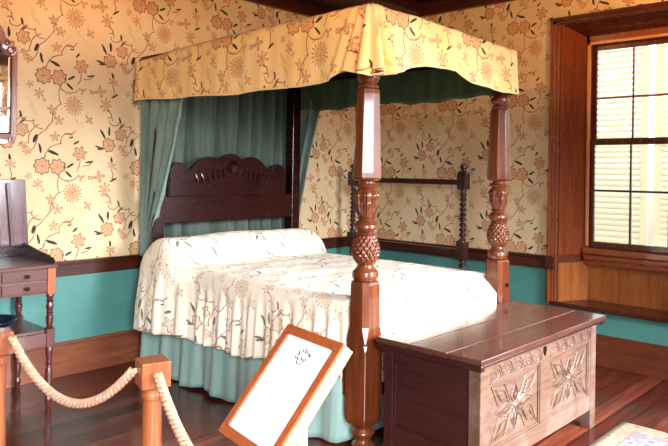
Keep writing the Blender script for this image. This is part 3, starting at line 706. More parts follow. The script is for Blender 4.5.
mb = MB().grid(val, 520, 16, lambda u, v: (u*PER*.985, interp(bt,u*PER)+(interp(tp_,u*PER)-interp(bt,u*PER))*v))
cv = bpart(mb, 'canopy_valance', M['canopy'], solid=.004, smooth=True, angle=1.5)
def hemfn(i):
    s = i*PER/400; p, n = vpath(s); q = p+n*(fold(s, 0)); return (q.x, q.y, interp(bt, s)+.004*math.sin(s*9)+.002)
bpart(MB().tube([hemfn(i) for i in range(401)], .0065, 6), 'hem_cord', M['canopy'], cv, smooth=True)
def linf(u, v):
    s = u*PER; zb, zt = interp(bt, s)+.012, 2.49
    if LS+LF < s: zb = 2.185+.012*math.sin(s*6)+.006*math.sin(s*23)
    if s < LS: zb += .015
    p, n = vpath(s, .022); q = p+n*(fold(s, v)-.004+ (.006*math.sin(s*60+v*3)*(1-v) if s > LS+LF else 0)); return (q.x, q.y, zb+(zt-zb)*v)
mb = MB().grid(linf, 400, 8); bpart(mb, 'valance_lining', M['lining'], solid=.003, smooth=True, angle=1.5)

# ---- curtains hanging from the tester (things of their own)
def curtain(name, label, fn, nu, nv, mat, loc):
    o = MB().grid(fn, nu, nv).build(name, mat, None, smooth=True, angle=2.0, solid=.004, loc=loc)
    return tag(o, label, 'curtain')
def back_c(u, v):
    x = -2.66+u*1.44; z = .72+v*1.75
    pl_ = abs(math.sin(u*23+1.3*math.sin(u*8.3)+.25*math.sin(v*5)))**.5
    y = -.115-.115*pl_+.008*math.sin(u*131+v*2)
    return (x, y, z)
curtain('bed_curtain', 'grey-green curtain hanging in folds behind the carved headboard', back_c, 300, 20, M['drape'], (-1.98,-.2,.72))
def left_c(u, v):
    z = .90+v*1.54; w0 = interp([(.9,.10),(1.1,.15),(1.4,.30),(1.8,.47),(2.44,.66)], z)
    yb = -.20; y = yb-w0*u
    x = -2.745 - .01*(1-u) + (.026+.016*v)*(.5-abs(math.sin(u*13.5+.5*math.sin(v*3)+.5))**.55)*2
    return (x, y, z)
curtain('bed_curtain', 'pale teal curtain drawn in at the left side of the bed head', left_c, 110, 40, M['teal_cloth'], (-2.78,-.3,.8))
def right_c(u, v):
    z = .90+v*1.54; w0 = interp([(.9,.16),(1.3,.22),(1.8,.33),(2.44,.52)], z)
    y = -.16-w0*u; x = -1.185+.05*v*u + (.018+.018*v)*math.sin(u*22+1)
    return (min(x, -1.10+0*v) if False else x, y, z)
curtain('bed_curtain', 'dark teal curtain hanging beside the right-hand head post', right_c, 90, 40, M['teal_cloth'], (-1.15,-.3,.8))

# ---- bedspread with bolster hump and gathered sides
HY, FY = -.40, -2.492
def topz(y):
    t = (-.60-y)/.205
    b_ = .205*math.sqrt(max(0, 1-t*t)) if abs(t) < 1 else 0
    if y > -.6: b_ = max(b_, .205*(1-((y+.6)/.2)**2*.55))
    return .88 + b_ - .02*max(0, (-y-.8)/1.7)*0
def seamz(y):
    base = interp([(-2.5,.85),(-1.3,.79),(-.8,.775),(-.4,.78)], y)
    t = (-.60-y)/.20
    return base + .10*math.sqrt(max(0, 1-t*t)) if abs(t) < 1 else base
def hemz(y): return interp([(-2.5,.43),(-2.2,.41),(-1.8,.385),(-1.5,.36),(-1.2,.362),(-.9,.372),(-.6,.385),(-.5,.37),(-.40,.36)], y)
HX = {-1: -2.775, 1: -1.195}
def spread(u, v):
    """u across the bed (0 left hem .. 1 right hem), v from head to foot hem"""
    # along Y
    LENT = 2.092; drop = .50
    L = v*(LENT+drop); onf = max(0, L-LENT)
    y = HY-min(L, LENT)
    # lateral path : hem -> seam -> round -> top
    sd = -1 if u < .5 else 1
    a = abs(u-.5)*2            # 0 centre .. 1 hem
    tz = topz(y); sz = seamz(y); hz = hemz(y)
    xe = HX[sd]; half = .79
    ph = y*1.0
    gather = (math.sin(y*36+2.2*math.sin(y*5.3))*.6+.4*math.sin(y*71+2.5*math.sin(y*4.1)))
    xc = -1.985
    if sd > 0: half -= .045*min(1, max(0, (y+1.6)/.8))
    elif y > -1.0: half += .10*min(1, (y+1.0)/.3)
    if a < .55:
        t = a/.55; x = xc+sd*t*(half-.07); z = tz-.012*t*t + .004*math.sin(x*9+y*7)+.003*math.sin(y*23+x*5)
    elif a < .68:
        t = (a-.55)/.13*PI/2; x = xc+sd*((half-.07)+.085*math.sin(t)); z = (tz-.012)-(tz-.012-sz)*(1-math.cos(t))
    else:
        t = (a-.68)/.32
        z = sz+(hz-sz)*t + (.010*math.sin(y*13) *t)
        am = .019*min(1, t*2.2)
        fl = .02*t
        if y > -.85: k = min(1, (y+.85)/.35); fl += .02*k*math.sin(min(1, t*1.2)*PI/2)
        x = xc+sd*((half+.015)+fl+am*gather*(1 if y < -.62 else .45))
        y += .008*math.sin(y*57)*t if y > FY+.05 and y < HY-.05 else 0
        if sd < 0 and v > .0: pass
    if onf > 0:        # foot drop
        rr = .05
        t = onf/drop
        if a < .55:
            z -= (drop-.02)*t*1.0
            y = FY-(.155*min(1, t*4)**.7+.012*math.sin(x*34)*t)*min(1, max(0, (.66-abs(x-xc))/.05))-.004*min(1,t*6)
        elif a < .68:
            z = z-(z-(hz+.0))*t if False else z-(drop-.02)*t*(1-(a-.55)/.13*.35); y = FY
        else:
            y = FY-.0; z = z if z < .45 else z-(z-hz)*t*.6
    return (x, y, z)
def spuv(u, v):
    a = (u-.5)*2; s_ = math.copysign(1, a); a = abs(a)
    if a < .55: d = a/.55*.72
    elif a < .68: d = .72+(a-.55)/.13*.14
    else: d = .86+(a-.68)/.32*.42
    return (v*2.592, s_*d)
mb = MB().grid(spread, 130, 340, spuv, flip=True)
sp_o = tag(mb.build('bedspread', M['spread'], None, smooth=True, angle=1.6, solid=.004, loc=(-1.985,-1.45,.8)), 'cream floral bedspread with gathered sides covering bed and bolster', 'bedspread')
# bolster under the cover
mb = MB(); mb.tube([(-2.70,-.60,.885),(-2.66,-.60,.885),(-1.32,-.60,.885),(-1.28,-.60,.885)], lambda t: .165 if .1 < t < .9 else .12, 24)
tag(mb.build('bolster', M['sheet'], None, smooth=True), 'long round bolster under the bedspread at the headboard', 'bolster')

# ---- bed skirt, teal
def skirt(u, v):
    L1, L2 = 2.16, 1.36
    s = u*(2*L1+L2)
    zb = .02+.012*math.sin(s*9); z = zb+(.50-zb)*v
    am = .010+.034*(1-v)
    g = math.sin(s*21+1.4*math.sin(s*3.1))+.35*math.sin(s*47)
    if s < L1: y = -.28-s; x = -2.785+.02*min(1,s/.4)-.018*(1-v)-am*g*.62; p = (x, y, z)
    elif s < L1+L2: y = -2.445-.0*v; p = (-2.765+.10+(s-L1)*((1.58-.2)/L2), -2.462+.008*g, z)
    else: y = -.28-(2*L1+L2-s); p = (-1.205+am*g*.5, y, z)
    if s < L1 and s > L1-.06: p = (p[0]+.05*(s-L1+.06)/.06, p[1], p[2])
    return p
mb = MB().grid(skirt, 460, 14)
tag(mb.build('bed_skirt', M['skirt_cloth'], None, smooth=True, angle=2.0, solid=.004, loc=(-1.985,-1.45,.0)), 'pale teal gathered bed skirt hanging to the floor below the bedspread', 'bed skirt')

# ================================================================== CHEST
CX0, CX1, CY0, CY1 = -2.760, -1.375, -3.375, -2.765     # body ; CY0 = carved front
ch = thing('blanket_chest', 'old carved oak blanket chest at the foot of the bed', 'chest', ((CX0+CX1)/2, (CY0+CY1)/2, 0))
cb_ = Vector(((CX0+CX1)/2, (CY0+CY1)/2, 0))
def cpart(mb, name, mat, parent=ch, **k):
    o = mb.build(name, mat, None, loc=cb_, **k); o.location = (0,0,0); o.parent = parent; return o
mb = MB()     # lid of three boards
ys = [-3.395, -3.19, -2.955, -2.715]
for a, b_ in zip(ys, ys[1:]): mb.box(-2.785, -1.27, a+.0015, b_-.0015, .672, .700)
lid = cpart(mb, 'lid', M['chest_top'], bevel=.004)
mb = MB().box(-2.78, -2.745, -3.39, -2.72, .640, .672).box(-1.31, -1.275, -3.39, -2.72, .640, .672)
mb.box(-2.745, -1.31, -3.388, -3.37, .655, .672)
cpart(mb, 'lid_moulding', M['chest_end'], lid, bevel=.006)
sw = .075
for x0, x1, y0, y1, nm, mt_ in ((CX0, CX0+sw, CY0, CY0+.07, 'leg', 'chest_front'), (CX1-sw, CX1, CY0, CY0+.07, 'leg', 'chest_front'),
                           (CX0, CX0+sw, CY1-.06, CY1, 'leg', 'chest_end'), (CX1-sw, CX1, CY1-.06, CY1, 'leg', 'chest_end')):
    cpart(MB().box(x0, x1, y0, y1, 0, .665), nm, M[mt_], bevel=.005)
# end frames : rails + recessed panel (both ends)
for x, s in ((CX0, 1), (CX1, -1)):
    mb = MB(); xi = x+s*.025
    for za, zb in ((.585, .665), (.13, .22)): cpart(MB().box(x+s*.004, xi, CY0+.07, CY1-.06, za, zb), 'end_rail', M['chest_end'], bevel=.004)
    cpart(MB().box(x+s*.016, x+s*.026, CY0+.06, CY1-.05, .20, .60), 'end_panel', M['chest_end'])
    mb = MB(); e = .012
    for a in ((CY0+.07, CY0+.07+e, .22, .585), (CY1-.06-e, CY1-.06, .22, .585), (CY0+.07, CY1-.06, .22, .22+e), (CY0+.07, CY1-.06, .585-e, .585)):
        mb.box(x+s*.010, x+s*.018, *a)
    cpart(mb, 'panel_moulding', M['chest_end'], bevel=.003)
# back + bottom
cpart(MB().box(CX0+.05, CX1-.05, CY1-.03, CY1-.012, .13, .665), 'back_panel', M['chest_end'])
cpart(MB().box(CX0+.02, CX1-.02, CY0+.03, CY1-.03, .14, .16), 'bottom_board', M['chest_end'])
# front
F_ = CY0
PL = (-2.655, -2.125); PR = (-2.005, -1.475); PZ = (.215, .555)
mb = MB()
mb.box(CX0+sw, CX1-sw, F_+.004, F_+.03, .12, PZ[0]); mb.box(CX0+sw, CX1-sw, F_+.006, F_+.03, PZ[1], .665)
mb.box(PL[1], PR[0], F_+.004, F_+.03, PZ[0], PZ[1]); mb.box(CX0+sw, PL[0], F_+.004, F_+.03, PZ[0], PZ[1]); mb.box(PR[1], CX1-sw, F_+.004, F_+.03, PZ[0], PZ[1])
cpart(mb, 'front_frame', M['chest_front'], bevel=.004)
for (x0, x1) in (PL, PR):
    mb = MB().box(x0-.01, x1+.01, F_+.019, F_+.03, PZ[0]-.01, PZ[1]+.01)
    fp = cpart(mb, 'carved_panel', M['chest_front'])
    mb = MB(); e = .011    # moulding
    for a in ((x0, x0+e, PZ[0], PZ[1]), (x1-e, x1, PZ[0], PZ[1]), (x0, x1, PZ[0], PZ[0]+e), (x0, x1, PZ[1]-e, PZ[1])):
        mb.box(a[0], a[1], F_+.010, F_+.020, a[2], a[3])
    cpart(mb, 'panel_moulding', M['chest_front'], fp, bevel=.003)
    # star carving
    mb = MB(); xc, zc = (x0+x1)/2, (PZ[0]+PZ[1])/2; W, H = (x1-x0)/2-.022, (PZ[1]-PZ[0])/2-.02
    yb, yt = F_+.019, F_+.009
    def kite(ax, az, L, wd, inner=.16, mid=.66):
        d = Vector((ax, az)); l = d.length; d /= l; n = Vector((-d.y, d.x))
        for sgn, wf in ((1, 1), ):
            p0 = d*l*inner; p1 = d*l*mid+n*wd; p2 = d*l; p3 = d*l*mid-n*wd; pm = d*l*mid*.9
            b = mb.add([(xc+p.x, yb, zc+p.y) for p in (p0, p1, p2, p3)]+[(xc+pm.x, yt, zc+pm.y)])
            for q in ((0,1,4),(1,2,4),(2,3,4),(3,0,4)): mb.face([b+i for i in q])
        # outlining ridge
        q0, q1, q2, q3 = d*l*(inner-.05), d*l*mid+n*(wd+.012), d*l*1.03, d*l*mid-n*(wd+.012)
        loop = [(xc+p.x, F_+.018, zc+p.y) for p in (q0, q1, q2, q3, q0)]
        mb.tube(loop, .0045, 6)
        inn = [(xc+p.x, yb-.009, zc+p.y) for p in (d*l*(inner+.14), d*l*mid*.97+n*wd*.55, d*l*.88, d*l*mid*.97-n*wd*.55, d*l*(inner+.14))]
        mb.tube(inn, .003, 5)
    for sx in (-1, 1):
        for sz in (-1, 1):
            kite(sx*W*.97, sz*H*.95, 0, .048, .2, .6)
    for ax, az, wd in ((W*.8, 0, .024), (-W*.8, 0, .024), (0, H*.8, .028), (0, -H*.8, .028)):
        kite(ax, az, 0, wd, .12, .5)
    for k in range(16):
        a = k*PI/8+PI/16; r0, r1 = .035, .075
        mb.tube([(xc+math.cos(a)*r0*1.2, F_+.016, zc+math.sin(a)*r0), (xc+math.cos(a)*r1*1.3, F_+.014, zc+math.sin(a)*r1)], .004, 5)
    b = len(mb.v); n_ = 16
    mb.add([(xc+.022*math.cos(2*PI*k/n_), F_+.018, zc+.022*math.sin(2*PI*k/n_)) for k in range(n_)]+[(xc, F_+.004, zc)])
    for k in range(n_): mb.face([b+k, b+(k+1) % n_, b+n_])
    cpart(mb, 'star_carving', M['chest_front'], fp)
# lunette frieze
mb = MB(); zf, rf_ = .572, .054
xsn = [(-2.655+.054+i*.108) for i in range(5)]+[(-2.005+.054+i*.108) for i in range(5)]
for xc in xsn:
    for r in (.056, .040, .024):
        mb.tube([(xc+r*math.cos(a)*1.0, F_+.005, zf+r*1.25*math.sin(a)) for a in [PI*k/14 for k in range(15)]], .0045, 6)
    for k in range(1, 6):
        a = PI*k/6; mb.tube([(xc+.010*math.cos(a), F_+.006, zf+.010*math.sin(a)), (xc+.032*math.cos(a), F_+.005, zf+.040*math.sin(a))], .0028, 5)
mb.tube([(-2.66, F_+.005, zf-.006), (-2.12, F_+.005, zf-.006)], .004, 6); mb.tube([(-2.01, F_+.005, zf-.006), (-1.47, F_+.005, zf-.006)], .004, 6)
cpart(mb, 'lunette_frieze', M['chest_front'], smooth=True)
mb = MB().prism([(-2.078+.018*math.cos(a)*(1 if math.sin(a) > 0 else .7), .615+.026*math.sin(a)) for a in [2*PI*k/14 for k in range(14)]], F_-.0, F_+.008)
mb.box(-2.081, -2.075, F_-.001, F_+.004, .600, .615)
cpart(mb, 'lock_plate', M['iron'])

# ================================================================== TOWEL RAIL behind the bed
tr_ = thing('towel_rail', 'tall dark wooden towel rail with twisted posts behind the bed', 'towel rail', (-.3, -.95, 0))
def tpart(mb, name, parent=tr_, **k):
    o = mb.build(name, M['towel_wood'], None, loc=(-.3,-.95,0), **k); o.location = (0,0,0); o.parent = parent; return o
for yy in (-.26, -1.655):
    c = (-.3, yy)
    for a, b_ in ((.0, .12), (.80, .965), (1.46, 1.61)): po = tpart(MB().box(-.3-.045, -.3+.045, yy-.045, yy+.045, a, b_), 'post_block', bevel=.006)
    for a, b_ in ((.12, .80), (.965, 1.46)):
        n = int((b_-a)/.008)
        mb = MB().lathe(lambda z, th: .026+.008*math.cos(2*(th-z*66)) if a+.02 < z < b_-.02 else .032, zs_(a, b_, n), 24, c)
        tpart(mb, 'twisted_shaft', po, smooth=True, angle=1.5)
    mb = MB().profile([(1.608,.020),(1.62,.032),(1.632,.024),(1.645,.022),(1.66,.036),(1.68,.034),(1.695,.014)], 20, c); tpart(mb, 'finial', po, smooth=True)
mb = MB().box(-.325, -.275, -1.615, -.30, 1.508, 1.552); mb.box(-.318, -.282, -1.615, -.30, 1.500, 1.508); tpart(mb, 'top_bar', bevel=.006)
mb = MB().box(-.325, -.275, -1.615, -.30, .85, .90); tpart(mb, 'lower_bar', bevel=.006)
for yy in (-.26, -1.655):
    mb = MB().box(-.52, -.08, yy-.03, yy+.03, 0, .05); tpart(mb, 'foot', bevel=.01)

# ================================================================== WASHSTAND (left)
TX0, TX1, TY0, TY1 = -4.31, -3.625, -.61, -.03
ws = thing('washstand', 'small mahogany washstand with drawers and raised lid against the left of the back wall', 'washstand', ((TX0+TX1)/2, (TY0+TY1)/2, 0))
wb = Vector(((TX0+TX1)/2, (TY0+TY1)/2, 0))
def wp(mb, name, mat, parent=ws, **k):
    o = mb.build(name, M[mat], None, loc=wb, **k); o.location = (0,0,0); o.parent = parent; return o
wp(MB().box(TX0+.03, TX1-.03, TY0+.02, TY1-.01, .76, .93), 'case', 'washstand', bevel=.003)
wp(MB().box(TX0-.01, TX1+.01, TY0-.01, TY1, .93, .955), 'table_top', 'washstand', bevel=.006)
for k in range(2):
    for z0, z1 in ((.772, .845), (.853, .925)):
        x0 = TX0+.05+k*.297; d = wp(MB().box(x0, x0+.284, TY0+.008, TY0+.03, z0, z1), 'drawer', 'washstand', bevel=.003)
        mb = MB(); mb.xf = Matrix.Translation((x0+.15, TY0+.008, (z0+z1)/2)) @ Matrix.Rotation(PI/2, 4, 'X')
        mb.profile([(0,.007),(.008,.006),(.014,.013),(.022,.014),(.028,.006)], 16); wp(mb, 'knob', 'iron', d, smooth=True)
for x in (TX0+.028, TX1-.028):
    for y, f_ in ((TY0+.028, 1), (TY1-.028, 0)):
        mb = MB().box(x-.027, x+.027, y-.027, y+.027, .755, .93)
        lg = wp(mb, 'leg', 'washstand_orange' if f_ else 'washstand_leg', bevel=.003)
        c = (x, y)
        mb = MB().profile([(.52,.018),(.53,.026),(.54,.016),(.56,.021),(.60,.026),(.62,.017),(.628,.024),(.636,.017),(.67,.024),(.70,.018),(.708,.025),(.716,.017),(.74,.024),(.757,.022)], 20, c)
        mb.box(x-.026, x+.026, y-.026, y+.026, .40, .522)
        mb.profile([(0,.013),(.02,.017),(.05,.024),(.08,.015),(.10,.018),(.14,.022),(.22,.025),(.28,.015),(.288,.024),(.30,.015),(.34,.020),(.38,.025),(.402,.018)], 20, c)
        wp(mb, 'turned_shaft', 'washstand_leg', lg, smooth=True)
wp(MB().box(TX0+.03, TX1-.03, TY0+.03, TY1-.03, .495, .515), 'shelf', 'washstand_leg', bevel=.003)
mb = MB().box(TX0+.05, TX1-.05, TY0+.01, TY0+.028, .405, .495).box(TX1-.028, TX1-.012, TY0+.05, TY1-.05, .405, .495).box(TX0+.012, TX0+.028, TY0+.05, TY1-.05, .405, .495).box(TX0+.05, TX1-.05, TY1-.028, TY1-.01, .405, .495)
wp(mb, 'shelf_rail', 'washstand', bevel=.003)
# gallery sides with scalloped front ends, and back; darker wood puts their inner shade into the colour
gz = .955
prof = [(TY1, gz), (TY1, gz+.10), (-.10, gz+.10), (-.30, gz+.072), (-.45, gz+.058), (-.52, gz+.05), (-.545, gz+.032), (-.565, gz+.042), (-.585, gz+.030), (-.60, gz+.010), (-.60, gz)]
for x in (TX0+.002, TX1-.016): wp(MB().prism(prof, x, x+.014, 'YZ'), 'gallery_side', 'dark_wood', bevel=.002)
wp(MB().box(TX0, TX1, TY1-.02, TY1-.002, gz, gz+.09), 'gallery_back', 'dark_wood', bevel=.002)
ld = wp(MB().prism([(-3.955,1.035),(-3.598,1.035),(-3.628,1.51),(-3.955,1.515)], -.075, -.055), 'raised_lid', 'lid_wood', bevel=.003)
wp(MB().prism([(-4.31,1.515),(-3.962,1.515),(-3.962,1.035),(-4.31,1.035)], -.075, -.055), 'raised_lid', 'lid_wood', bevel=.003)
wp(MB().prism([(-3.725,1.035),(-3.700,1.035),(-3.740,1.485),(-3.765,1.485)], -.095, -.075), 'batten', 'washstand_leg', ld, bevel=.003)
# basin on the shelf
mb = MB(); pr_ = [(.0,.07),(.006,.085),(.03,.125),(.055,.155),(.060,.170),(.064,.170),(.060,.150),(.035,.118),(.012,.08),(.010,.01)]
n = 40; b = len(mb.v)
for z, r in pr_: mb.add([(r*math.cos(2*PI*k/n), r*math.sin(2*PI*k/n), z) for k in range(n)])
for j in range(len(pr_)-1):
    for k in range(n): mb.face([b+j*n+k, b+j*n+(k+1) % n, b+(j+1)*n+(k+1) % n, b+(j+1)*n+k])
mb.face([b+k for k in range(n)][::-1]); mb.face([b+(len(pr_)-1)*n+k for k in range(n)])
o = mb.build('wash_basin', M['basin'], None, smooth=True); o.location = (-3.93, -.33, .516)
tag(o, 'dark round wash basin on the lower shelf of the washstand', 'basin')

# ================================================================== MIRROR
mi = thing('wall_mirror', 'carved wooden framed mirror hanging high on the back wall above the washstand', 'mirror', (-4.0, 0, 1.78))
def mpart(mb, name, mat, parent=mi, **k):
    o = mb.build(name, M[mat], None, loc=(-4.0,0,1.78), **k); o.location = (0,0,0); o.parent = parent; return o
X0, X1 = -4.32, -3.68
def frame_out(o):
    x0, x1 = X0+o, X1-o
    pts = [(x0, 1.80+o), (x1, 1.80+o), (x1, 2.36-o*.2), (x1-.0, 2.44-o), (x1-.03, 2.47-o), (x1-.075, 2.50-o), (x1-.09, 2.56-o), (x1-.11, 2.60-o), (x1-.16, 2.64-o), (x1-.22, 2.66-o)]
    pts += [(X0+X1-a, z) for a, z in pts[:1:-1]]
    return pts
O, I = frame_out(0), frame_out(.05)
mb = MB(); n = len(O)
b = mb.add([(x, -.035, z) for x, z in O]+[(x, -.03, z) for x, z in I]+[(x, 0, z) for x, z in O]+[(x, -.012, z) for x, z in I])
for i in range(n):
    j = (i+1) % n
    mb.face([b+i, b+j, b+n+j, b+n+i]); mb.face([b+2*n+i, b+2*n+j, b+j, b+i]); mb.face([b+n+i, b+n+j, b+3*n+j, b+3*n+i]); mb.face([b+3*n+i, b+3*n+j, b+2*n+j, b+2*n+i])
fr_ = mpart(mb, 'mirror_frame', 'win_wood', bevel=.004)
mb = MB().tube([(x, -.034, z) for x, z in frame_out(.042)]+[(frame_out(.042)[0][0], -.034, frame_out(.042)[0][1])], .006, 6)
mpart(mb, 'inner_bead', 'post_wood', fr_, smooth=True)
mpart(MB().prism(I, -.014, -.008), 'mirror_glass', 'mirror')
mpart(MB().box(X0+.04, X1-.04, -.024, -.012, 2.015, 2.035), 'glazing_bar', 'win_dark', bevel=.002)
mb = MB()
for sx in (-1, 1):
    for (dx, dz, r) in ((.275, 2.44, .030), (.25, 2.49, .02), (.285, 1.80, .020)):
        mb = MB(); mb.tube([(-4.0+sx*dx+r*math.cos(a)*(1-a/16), -.038, dz+r*math.sin(a)*(1-a/16)) for a in [k*.5 for k in range(16)]], .006, 6); mpart(mb, 'scroll', 'win_wood', fr_, smooth=True)
mb = MB(); mb.prism([(-4.30,1.80),(-4.25,1.765),(-4.05,1.775),(-4.0,1.74),(-3.95,1.775),(-3.75,1.765),(-3.70,1.80)], -.03, -.004)
mpart(mb, 'scroll_carving', 'win_wood', fr_, smooth=True)

# ================================================================== ROPE BARRIER
RA = Vector((-4.165, -2.74, 0)); RB = Vector((-4.425, -1.845, 0)); RC = Vector((-4.51, -3.96, 0))
def rope_post(loc, rz, label):
    r = thing('rope_post', label, 'post', loc, rz, 'rope barrier posts')
    MB().profile([(0,.14),(.012,.14),(.022,.13),(.03,.05),(.04,.046)], 32).build('base', M['rope_wood'], r, smooth=True)
    MB().profile([(.035,.043),(.3,.041),(.66,.037),(.695,.036),(.70,.041),(.715,.042),(.722,.038),(.735,.038),(.742,.044),(.752,.046)], 32).build('shaft', M['rope_wood'], r, smooth=True)
    h = .0565
    hd = MB().box(-h, h, -h, h, .748, .85).build('head', M['rope_wood'], r, bevel=.004)
    return r
azA = math.radians(-(195.5-180))
rope_post(RA, azA, 'square-headed wooden rope post in front of the bed, middle of the left foreground')
rope_post(RB, azA+.1, 'square-headed wooden rope post at the left edge of the photo by the washstand')
rope_post(RC, azA, 'square-headed wooden rope post nearest the viewpoint, holding the end of the second rope')
def rope(P, Q, sag, label, r=.0118, pitch=.075):
    P, Q = Vector(P), Vector(Q); N = 220
    pts = [P.lerp(Q, i/N)-Vector((0, 0, sag*4*(i/N)*(1-i/N))) for i in range(N+1)]
    mb = MB(); tot = 0; strands = [[], [], []]
    up = Vector((0,0,1))
    for i, p in enumerate(pts):
        if i: tot += (p-pts[i-1]).length
        t = (pts[min(i+1, N)]-pts[max(i-1, 0)]).normalized(); n_ = t.cross(up).normalized(); b_ = n_.cross(t)
        for k in range(3):
            a = 2*PI*(tot/pitch+k/3); strands[k].append(p+(n_*math.cos(a)+b_*math.sin(a))*r*.72)
    for s_ in strands: mb.tube(s_, r*.95, 10)
    return tag(mb.build('barrier_rope', M['rope'], None, smooth=True), label, 'rope', 'barrier ropes')
def headpt(c, rz, lx, ly, z): 
    v = Matrix.Rotation(rz, 3, 'Z') @ Vector((lx, ly, 0)); return (c.x+v.x, c.y+v.y, z)
rope(headpt(RB, azA+.1, .045, -.072, .825), headpt(RA, azA, -.072, .02, .81), .205, 'thick twisted rope sagging between the two rope posts at left')
rope(headpt(RA, azA, 0.0, -.072, .805), headpt(RC, azA, 0, .072, .80), .16, 'thick twisted rope hanging down to the right from the middle rope post')

# ================================================================== INFORMATION BOARD
TL = Vector((-3.509, -2.805, .9)); d1 = Vector((-.1812, -.9834, 0)); d2 = Vector((-.629, .116, -.769)).normalized(); n3 = d1.cross(d2).normalized()
if n3.x > 0: n3 = -n3
W_, L_ = .4356, .5432
ib = thing('information_board', 'framed white information sheet on a tilted wooden stand beside the bed', 'sign', (TL+d1*W_/2+d2*L_/2)*1.0)
ib.location.z = 0; ibl = ib.location.copy()
def ipart(fn, name, mat, parent=ib, **k):
    mb = MB(); mb.xf = Matrix(((d1.x, d2.x, n3.x, TL.x), (d1.y, d2.y, n3.y, TL.y), (d1.z, d2.z, n3.z, TL.z), (0,0,0,1)))
    fn(mb); o = mb.build(name, M[mat], None, loc=ibl, **k); o.location = (0,0,0); o.parent = parent; return o
fwid = .043
def f1(mb): mb.box(0, W_, 0, fwid, -.012, 0).box(0, W_, L_-fwid, L_, -.012, 0).box(0, fwid, fwid, L_-fwid, -.012, 0).box(W_-fwid, W_, fwid, L_-fwid, -.012, 0)
fo = ipart(f1, 'frame', 'frame_wood', bevel=.003)
def f2(mb): mb.box(.002, .014, .002, L_-.002, -.066, -.012).box(W_-.014, W_-.002, .002, L_-.002, -.066, -.012).box(.014, W_-.014, .002, .014, -.066, -.012).box(.014, W_-.014, L_-.014, L_-.002, -.066, -.012)
ipart(f2, 'frame_side', 'frame_side', fo, bevel=.003)
ipart(lambda mb: mb.box(.02, W_-.02, .02, L_-.02, -.016, -.010), 'paper_sheet', 'paper')
ipart(lambda mb: mb.box(.012, W_-.012, .012, L_-.012, -.05, -.044), 'back_board', 'frame_side')
def f3(mb):   # small printed drawing, roughly building-like marks, near the top of the sheet
    rnd = random.Random(3); cx, cy = .225, .110; K = 1.35
    for (a, b_, w_, h_) in ((-.03,-.012,.010,.018),(-.016,-.020,.006,.012),(-.004,-.026,.009,.02),(.010,-.022,.006,.018),(.022,-.018,.006,.016),(.032,-.012,.004,.01),
                            (-.034,.008,.007,.010),(-.020,.010,.010,.014),(-.006,.004,.012,.010),(.008,.010,.012,.012),(.020,.006,.008,.007),(-.012,.026,.012,.005),(.004,.026,.010,.004),(-.022,-.002,.004,.006)):
        for q in range(3):
            dx, dy = rnd.uniform(-.002,.002), rnd.uniform(-.002,.002)
            mb.tube([(cx+(a+dx)*K, cy+(b_+dy)*K, -.0094), (cx+(a+w_*rnd.uniform(.6,1.1))*K, cy+(b_+h_*rnd.uniform(.3,1))*K, -.0094)], .0021, 5)
ipart(f3, 'printed_drawing', 'ink')
rnd = random.Random(5)
for i in range(13):
    if i in (4, 9): continue
    def f4(mb): mb.box(.075, rnd.uniform(.30, .365), .19+i*.022, .19+i*.022+.003, -.0100, -.0096)
    ipart(f4, 'faint_text_line', 'faint_ink')
# stand : two uprights and a base
mb = MB()
c0 = TL+d2*.33-n3*.03
for k in (.03, W_-.03):
    mb = MB(); p = TL+d1*k+d2*.36-n3*.062; mb.box(p.x-.025, p.x+.025, p.y-.012, p.y+.012, .03, p.z)
    ob = mb.build('upright', M['frame_side'], None, loc=ibl); ob.location = (0,0,0); ob.parent = ib
bmod = TL+d1*W_/2+d2*.36-n3*.052
ob = MB().box(bmod.x-.16, bmod.x+.10, bmod.y-.24, bmod.y+.24, 0, .03).build('base', M['frame_side'], None, loc=ibl, bevel=.004); ob.location = (0,0,0); ob.parent = ib

# ================================================================== RUG
rx, ry = -1.19, -3.478
mb = MB().grid(lambda u, v: (u*2.2, -v*1.4, .006+.002*math.sin(u*20)*math.sin(v*14)), 40, 30, lambda u, v: (u*2.2, v*1.4), flip=True)
rug = mb.build('rug', M['rug'], None, smooth=True, solid=.006); rug.location = (-1.19-2.2*math.cos(.10)*1.0, ry, .0) ; 
rug.location = (rx-2.2, ry, .001)
tag(rug, 'pale patterned rug with cream border on the floor beside the chest', 'rug')

# ================================================================== LIGHT
W = bpy.data.worlds.new('World'); sc.world = W; W.use_nodes = True
nt = NT(W.node_tree); bg = W.node_tree.nodes['Background']
sky = nt.node('ShaderNodeTexSky'); sky.sky_type = 'NISHITA'; sky.sun_elevation = math.radians(48); sky.sun_rotation = math.radians(120); sky.sun_disc = False
sky.dust_density = 2.0
mixs = nt.mix(0.55, sky.outputs[0], (0.85, 0.86, 0.84, 1))
nt.l.new(mixs, bg.inputs[0]); bg.inputs[1].default_value = 0.9

def area(name, loc, direction, sx, sy, power, col, spread=PI):
    l = bpy.data.lights.new(name, 'AREA'); l.shape = 'RECTANGLE'; l.size = sx; l.size_y = sy; l.energy = power; l.color = col; l.spread = spread
    o = bpy.data.objects.new(name, l); COL.objects.link(o); o.location = loc
    o.rotation_euler = Vector(direction).to_track_quat('-Z', 'Y').to_euler(); return o
day = (0.95, 0.98, 1.04)
area('added_front_daylight', (-6.05, YF+.03, 1.9), (.5, 1, -.75), 1.4, 2.2, 215, day, math.radians(84))  # area lamps added at the unseen windows for more daylight
area('added_front_daylight', (-1.85, YF+.03, 1.9), (-.15, 1, -.75), 1.4, 2.2, 300, day, math.radians(84))
area('added_side_daylight', (-.02, -5.5, 1.8), (-1, .25, -.1), 1.1, 1.9, 40, day)  # added likewise at the unseen side window
area('shutter_daylight', (1.6, -3.15, 2.6), (-1, 0, -.5), 3, 3, 48, (1, .99, .95))
